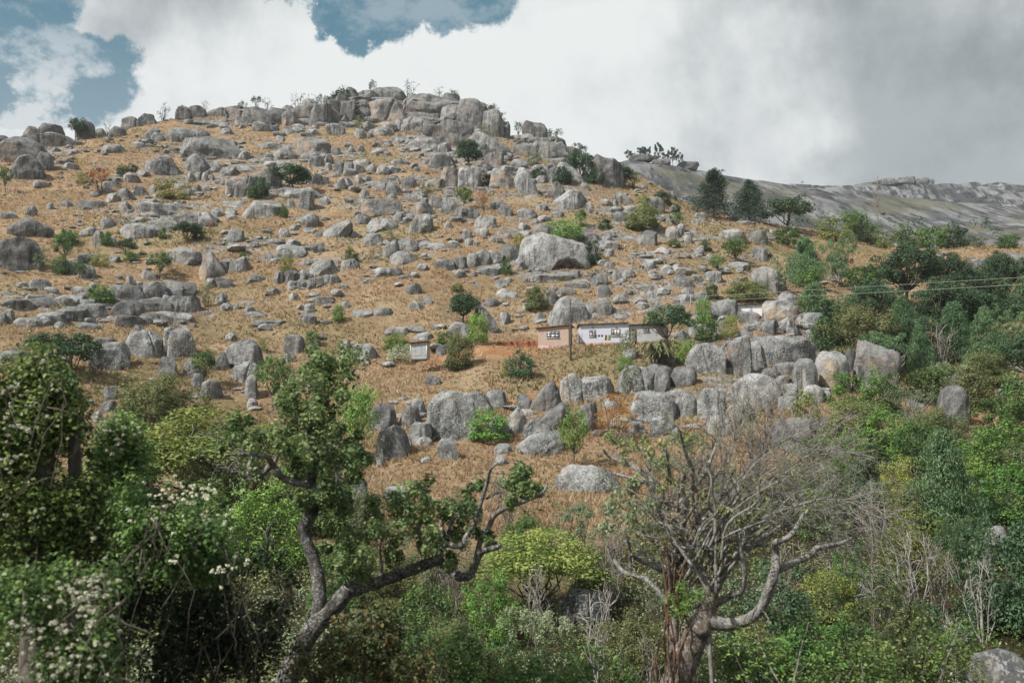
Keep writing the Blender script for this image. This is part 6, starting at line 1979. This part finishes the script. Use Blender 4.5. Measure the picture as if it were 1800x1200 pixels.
# ------------------------------------------------------------------ creeper-covered growth on the left
def creeper_mass(name, label, cat, ells, D, n, size, leaf='shade', flowers=(), stems=(), jd=0.5, vines=0):
    """ells: (px, py, rx, ry) lumps of the leafy surface at about D metres"""
    base = cpx(ells[0][0], 1200, D); base[2] = float(height(base[0], base[1])); B = np.array(base)
    root = empty(name, base); tag(root, label, cat, 'creeper-grown plants close to the camera')
    s = D / FPX; f = MB()
    A = np.array([rx * ry for _, _, rx, ry in ells], float); cnt = np.maximum(3, (A / A.sum() * n / 26)).astype(int)
    C, R = [], []
    for (px, py, rx, ry), c in zip(ells, cnt):
        for _ in range(c):
            a = RNG.uniform(0, 6.28); q = RNG.uniform(0, 1) ** 0.5
            bulge = math.sqrt(max(0.0, 1 - q * q)); dd = D - (bulge * min(rx, ry) * s) * RNG.uniform(0.2, 1.0) + RNG.normal() * jd * 0.3 + 0.4
            C.append(cpx(px + math.cos(a) * q * rx, py + math.sin(a) * q * ry, dd)); R.append(RNG.uniform(0.06, 0.26))
    C, R = np.array(C), np.array(R); keep = fbm(C * 1.5 + D, 3) > -0.21; C, R = C[keep], R[keep]
    clump_leaves(f, C, R, 26, size, 0.6, 0.75)
    f.v = [v - B for v in f.v]; f.build('foliage', ML[leaf], root)
    st = MB()
    top = min(py - ry * 0.5 for _, py, _, ry in ells)
    for px0, px1, pyt, w in stems:
        P = [B + ((px0 - ells[0][0]) * s, 0.3, -0.2), cpx(px0 * 0.6 + px1 * 0.4, (1300 + pyt) / 2, D + 0.3), cpx(px1, pyt, D + 0.2)]
        P, Rr = smooth_path(P, np.array((w, w * 0.8, w * 0.4)) * s * 0.5, 5); st.tube(P, Rr, 8, wob=0.1)
    for _ in range(vines):
        e = ells[RNG.integers(len(ells))]; px = e[0] + RNG.uniform(-1, 1) * e[2]; py = e[1] + RNG.uniform(-0.8, 0.4) * e[3]
        p = cpx(px, py, D - RNG.uniform(0.0, 0.6)); q = cpx(px + RNG.normal() * 60, py + RNG.uniform(60, 220), D - RNG.uniform(0, 0.5)); branch(st, p, q, 0.008, 0.005, 0.12, 7, 4)
    if st.n: st.v = [v - B for v in st.v]; st.build('stem', M_BARK, root)
    if flowers:
        fl = MB(); C = []
        for px, py, rx, ry, c, dd in flowers:
            for _ in range(c): C.append(cpx(px + RNG.normal() * rx, py + RNG.normal() * ry, D - dd + RNG.normal() * 0.10))
        C = np.array(C); clump_leaves(fl, C, RNG.uniform(0.013, 0.034, len(C)), 24, 0.018, 0.8, 0.9, flat=0.7); fl.v = [v - B for v in fl.v]; fo = fl.build('flower_heads', ML['flower'], root); fo['kind'] = 'stuff'
    return root
creeper_mass('vine_covered_tree', 'tall tree column smothered in green creeper at the left edge', 'tree',
             ((70, 720, 66, 90), (110, 760, 50, 100), (30, 790, 70, 120), (120, 850, 55, 110), (60, 900, 90, 110), (70, 660, 46, 40), (10, 700, 50, 60), (150, 920, 45, 70), (-40, 800, 60, 160)), 12.5, 36000, 0.060, leaf='vine',
             flowers=((70, 650, 24, 18, 10, 0.9), (14, 750, 16, 60, 26, 1.1), (45, 700, 25, 25, 9, 1.0), (40, 758, 10, 5, 8, 1.0)), stems=((60, 80, 680, 60), (140, 130, 760, 40)), vines=14)
creeper_mass('vine_covered_bush', 'rounded creeper clump topped with cream flowers beside the vine column', 'shrub',
             ((212, 800, 46, 62), (225, 860, 42, 60), (190, 860, 36, 60), (215, 760, 34, 26)), 13.2, 12000, 0.055, flowers=((205, 752, 24, 10, 22, 0.8), (195, 770, 14, 14, 10, 0.8)), stems=((215, 212, 790, 14),), leaf='vine', vines=6)
creeper_mass('flowering_creeper', 'dark creeper thicket with cream flower heads in the middle left', 'shrub',
             ((320, 900, 80, 55), (350, 960, 80, 60), (280, 960, 70, 60), (250, 900, 50, 60), (400, 1000, 50, 50)), 12.0, 15000, 0.055, flowers=((345, 868, 30, 12, 34, 0.75), (300, 855, 26, 16, 14, 0.7), (380, 905, 20, 12, 10, 0.7), (400, 1000, 22, 14, 14, 0.7), (310, 985, 8, 6, 5, 0.7), (270, 905, 30, 16, 9, 0.7)), stems=(), vines=20)
creeper_mass('flowering_creeper', 'low creeper mound full of cream flower heads at the bottom left corner', 'shrub',
             ((120, 1080, 80, 80), (60, 1130, 90, 80), (150, 1160, 70, 70), (30, 1060, 50, 50), (200, 1040, 40, 40)), 9.2, 17000, 0.046, flowers=((160, 1080, 24, 42, 40, 0.75), (60, 1150, 42, 26, 22, 0.75), (150, 1030, 30, 10, 16, 0.7), (90, 1090, 36, 30, 20, 0.75), (110, 1185, 50, 10, 14, 0.75)), stems=((110, 120, 1080, 20),), vines=8)
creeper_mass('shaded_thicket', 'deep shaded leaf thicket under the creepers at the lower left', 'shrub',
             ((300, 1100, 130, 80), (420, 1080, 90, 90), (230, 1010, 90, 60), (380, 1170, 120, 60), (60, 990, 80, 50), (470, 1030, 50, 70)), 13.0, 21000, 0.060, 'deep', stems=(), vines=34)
creeper_mass('leafy_undergrowth', 'mixed green and rusty undergrowth below the long limb', 'shrub',
             ((640, 1130, 70, 60), (560, 1170, 60, 50), (720, 1180, 70, 50), (660, 1080, 40, 40)), 13.8, 7000, 0.065, 'rusty', stems=((640, 640, 1100, 10),), vines=10)
creeper_mass('leafy_undergrowth', 'dark leafy undergrowth at the bottom centre', 'shrub',
             ((850, 1190, 100, 60), (960, 1200, 80, 50), (780, 1150, 60, 50), (1060, 1190, 60, 50)), 17.0, 9000, 0.065, 'shade', stems=((860, 860, 1150, 10),), vines=14)
creeper_mass('leafy_undergrowth', 'dark leafy undergrowth right of the thick twisted trunk', 'shrub',
             ((1330, 1180, 90, 60), (1420, 1190, 90, 60), (1260, 1190, 50, 50), (1520, 1190, 80, 60)), 17.0, 9000, 0.06, 'shade', stems=((1330, 1330, 1150, 10),), vines=18)
creeper_mass('leafy_undergrowth', 'brown-green tangled undergrowth left of the corner boulder', 'shrub',
             ((1600, 1150, 90, 70), (1560, 1080, 60, 50), (1660, 1190, 70, 50)), 19.0, 9000, 0.06, 'hero', stems=((1580, 1600, 1060, 10),), vines=20)
# feathery saplings low right
def sapling(px0, py0, px1, py1, D, label):
    a, b = cpx(px0, py0 + 160, D), cpx(px1, py1, D + 0.2); B = a.copy(); B[2] = float(height(a[0], a[1])); root = empty('feathery_sapling', B); tag(root, label, 'sapling', 'feathery saplings')
    m = MB(); P = branch(m, B, cpx(px0, py0, D), 0.02, 0.016, 0.03, 5, 5); P = branch(m, cpx(px0, py0, D), b, 0.016, 0.004, 0.03, 12, 5); m.v = [v - B for v in m.v]; m.build('stem', M_TWIG, root)
    f = MB(); C, U = [], []
    for i in range(4, 12):
        for s_ in (-1, 1):
            dv = np.array((s_ * RNG.uniform(0.25, 0.5), RNG.normal() * 0.2, -RNG.uniform(0.0, 0.25)))
            for t in np.linspace(0.1, 1, 9): C.append(P[i] + dv * t * RNG.uniform(0.9, 1.1)); U.append((0, 0, 1))
    C = np.repeat(np.array(C), 3, 0) + RNG.normal(size=(len(C) * 3, 3)) * 0.03
    f.leaves(C, RNG.normal(size=C.shape) * 0.4 + (0, 0, 1), 0.075, 0.3); f.v = [v - B for v in f.v]; f.build('fronds', ML['bright'], root)
sapling(1370, 1200, 1325, 1095, 13.5, 'feathery sapling stalk nearest the twisted trunk')
sapling(1395, 1200, 1422, 1092, 13.5, 'feathery sapling stalk leaning right, middle of three')
sapling(1650, 1200, 1690, 1090, 15.0, 'feathery sapling stalk beside the corner boulder')
# ground-level leaf cover of the thicket
def undergrowth():
    n = 9000; x, y = on_slope(n * 2, 20, 108, 1.2); d = np.hypot(x, y); px = 900 + FPX * x / y
    lim = np.interp(px, (-400, 0, 350, 560, 650, 980, 1100, 1450, 1620, 1900), (78, 74, 76, 66, 56, 56, 62, 84, 100, 106))
    ok = (d < lim + RNG.normal(0, 3, len(x))) & (RNG.uniform(0, 1, len(x)) < np.interp(px, (1200, 1500), (1, 0.8))); x, y, d = x[ok][:n], y[ok][:n], d[ok][:n]
    z = height(x, y); P = np.stack((x, y, z), 1); hh = 0.2 + 0.9 * np.clip(fbm(P * 0.2 + 3, 3) + 0.4, 0, 1)
    C = P + np.stack((0 * x, 0 * x, hh * 0.5), 1); R = 0.25 + 0.45 * hh
    tn = fbm(P * 0.11 + 31, 3)
    for nm, key, sel in (('low_green_undergrowth', 'shade', tn < -0.02), ('low_olive_undergrowth', 'olive', (tn >= -0.02) & (tn < 0.22)), ('low_grey_undergrowth', 'grey', tn >= 0.22)):
        f = MB(); clump_leaves(f, C[sel], R[sel], 16, 0.15, 0.5, 0.8); o = f.build(nm, ML[key]); tag(o, {'shade': 'dark green', 'olive': 'olive', 'grey': 'grey-green'}[key] + ' low leaf cover filling the valley thicket', kind='stuff')
undergrowth()
def weeds():
    x, y = on_slope(9500, 66, 320, 1.2); P = np.stack((x, y, height(x, y)), 1); d = np.hypot(x, y); px = 900 + FPX * x / y
    g = fbm(P * 0.06 + 9, 3); ok = (g > RNG.uniform(-0.5, 0.6, len(x)) - np.where(px > 1050, 0.2, 0)) & ~((px > 780) & (px < 1190) & (d > 104) & (d < 124))
    P = P[ok]; s = RNG.uniform(0.12, 0.42, len(P)) * np.where(RNG.random(len(P)) < 0.1, 1.7, 1)
    f = MB(); clump_leaves(f, P + np.stack((0 * s, 0 * s, s * 0.6), 1), s, 15, 0.17, 0.5, 0.8)
    o = f.build('hillside_weeds', ML['olive']); tag(o, 'low green weeds dotted through the dry hillside grass', kind='stuff')
weeds()
def far_scrub():
    f = MB(); C, R = [], []
    for H_, lo, hi, n in ((HA, 340, 640, 260), (HB, 710, 900, 170)):
        for _ in range(n):
            px = RNG.uniform(1130, 1830); dist = lo + (hi - lo) * RNG.random() ** 1.6 if H_ is HA else RNG.uniform(lo, hi)
            p = H_(px, dist); g = fbm(np.array([p]) * 0.012 + 4, 3)[0]
            if g < 0.02 and dist > lo + 45: continue
            r = RNG.uniform(1.2, 3.4); C.append(p + (0, 0, r * 0.4)); R.append(r)
    clump_leaves(f, C, R, 26, 1.1, 0.7, 0.8); o = f.build('distant_scrub', ML['dark']); tag(o, 'dark scrub dotted over the distant granite domes', kind='stuff')
far_scrub()
# ------------------------------------------------------------------ labels for everything that has none of its own yet
def give_labels():
    DIRS = ('right of', 'below right of', 'below', 'below left of', 'left of', 'above left of', 'above', 'above right of')
    ORD = ('nearest', 'second nearest', 'third nearest', 'fourth nearest', 'fifth nearest', 'sixth nearest', 'seventh nearest', 'eighth nearest', 'ninth nearest', 'tenth nearest')
    EXTRA = [(1290, 350, 'the two dark pines'), (1600, 500, 'the dark eucalyptus grove'), (1690, 800, 'the large feathery eucalyptus'), (1510, 590, 'the big olive tree'), (950, 1010, 'the wide centre acacia'), (1360, 1100, 'the black-green shrub'), (1190, 1100, 'the twisted trunk'), (560, 1000, 'the gnarled trunk'),
             (380, 810, 'the yellow-green acacia at left'), (1760, 1190, 'the corner boulder'), (1750, 800, 'the shrub below the gully'), (1750, 640, 'the fallen log'), (1545, 370, 'the tall dead tree'), (690, 152, 'the summit dome'), (490, 188, 'the left end of the summit cliff'), (1015, 290, 'the umbrella tree with bare stem'), (1480, 690, 'the bright dome shrub'), (1350, 860, 'the dead branch tangle'), (800, 1060, 'the long gnarled limb'), (1560, 1110, 'the slender dead sapling'), (1690, 425, 'the far right grass edge')]
    LM = LANDMARKS + EXTRA; seen = {}
    for o, look, x, y in LABELS:
        dd = [(math.hypot(x - a, (y - b) * 1.1), a, b, p) for a, b, p in LM]
        dist, a, b, p = min((q for q in dd if q[0] > 6), default=min(dd))
        ang = math.degrees(math.atan2(y - b, x - a)) % 360
        seen.setdefault((look, DIRS[int((ang + 22.5) // 45) % 8], p), []).append((dist, o))
    for (look, dr_, p), lst in list(seen.items()):
        lst.sort(key=lambda q: q[0])
        for k, (_, o) in enumerate(lst):
            t = f'{look} {dr_} {p}' if len(lst) == 1 else f'{look} {dr_} {p}, {ORD[min(k, 9)]} of {("two", "three", "four", "five", "six", "seven", "eight", "nine", "ten")[min(len(lst) - 2, 8)]}'
            for w_ in ('mid-sized ', 'large ', 'bare-looking ', 'huge ', 'the left end of ', ' with bare stem'):
                if len(t.replace('-', ' ').split()) > 15: t = t.replace(w_, '', 1)
            o['label'] = t
give_labels()

# ------------------------------------------------------------------ thin air between the camera and the far domes
def haze():
    t = NT('haze_air'); v = t.n('ShaderNodeVolumePrincipled')
    v.inputs['Color'].default_value = (0.86, 0.92, 1.0, 1); v.inputs['Density'].default_value = 0.00013; v.inputs['Anisotropy'].default_value = 0.2
    t.l(v.outputs[0], t.out.inputs['Volume'])
    mb = MB(); mb.box((-3400, -3400, -42), (3400, 3400, 200)); o = mb.build('haze', t.m, smooth=False); tag(o, 'thin pale haze filling the valley air', kind='stuff')
haze()
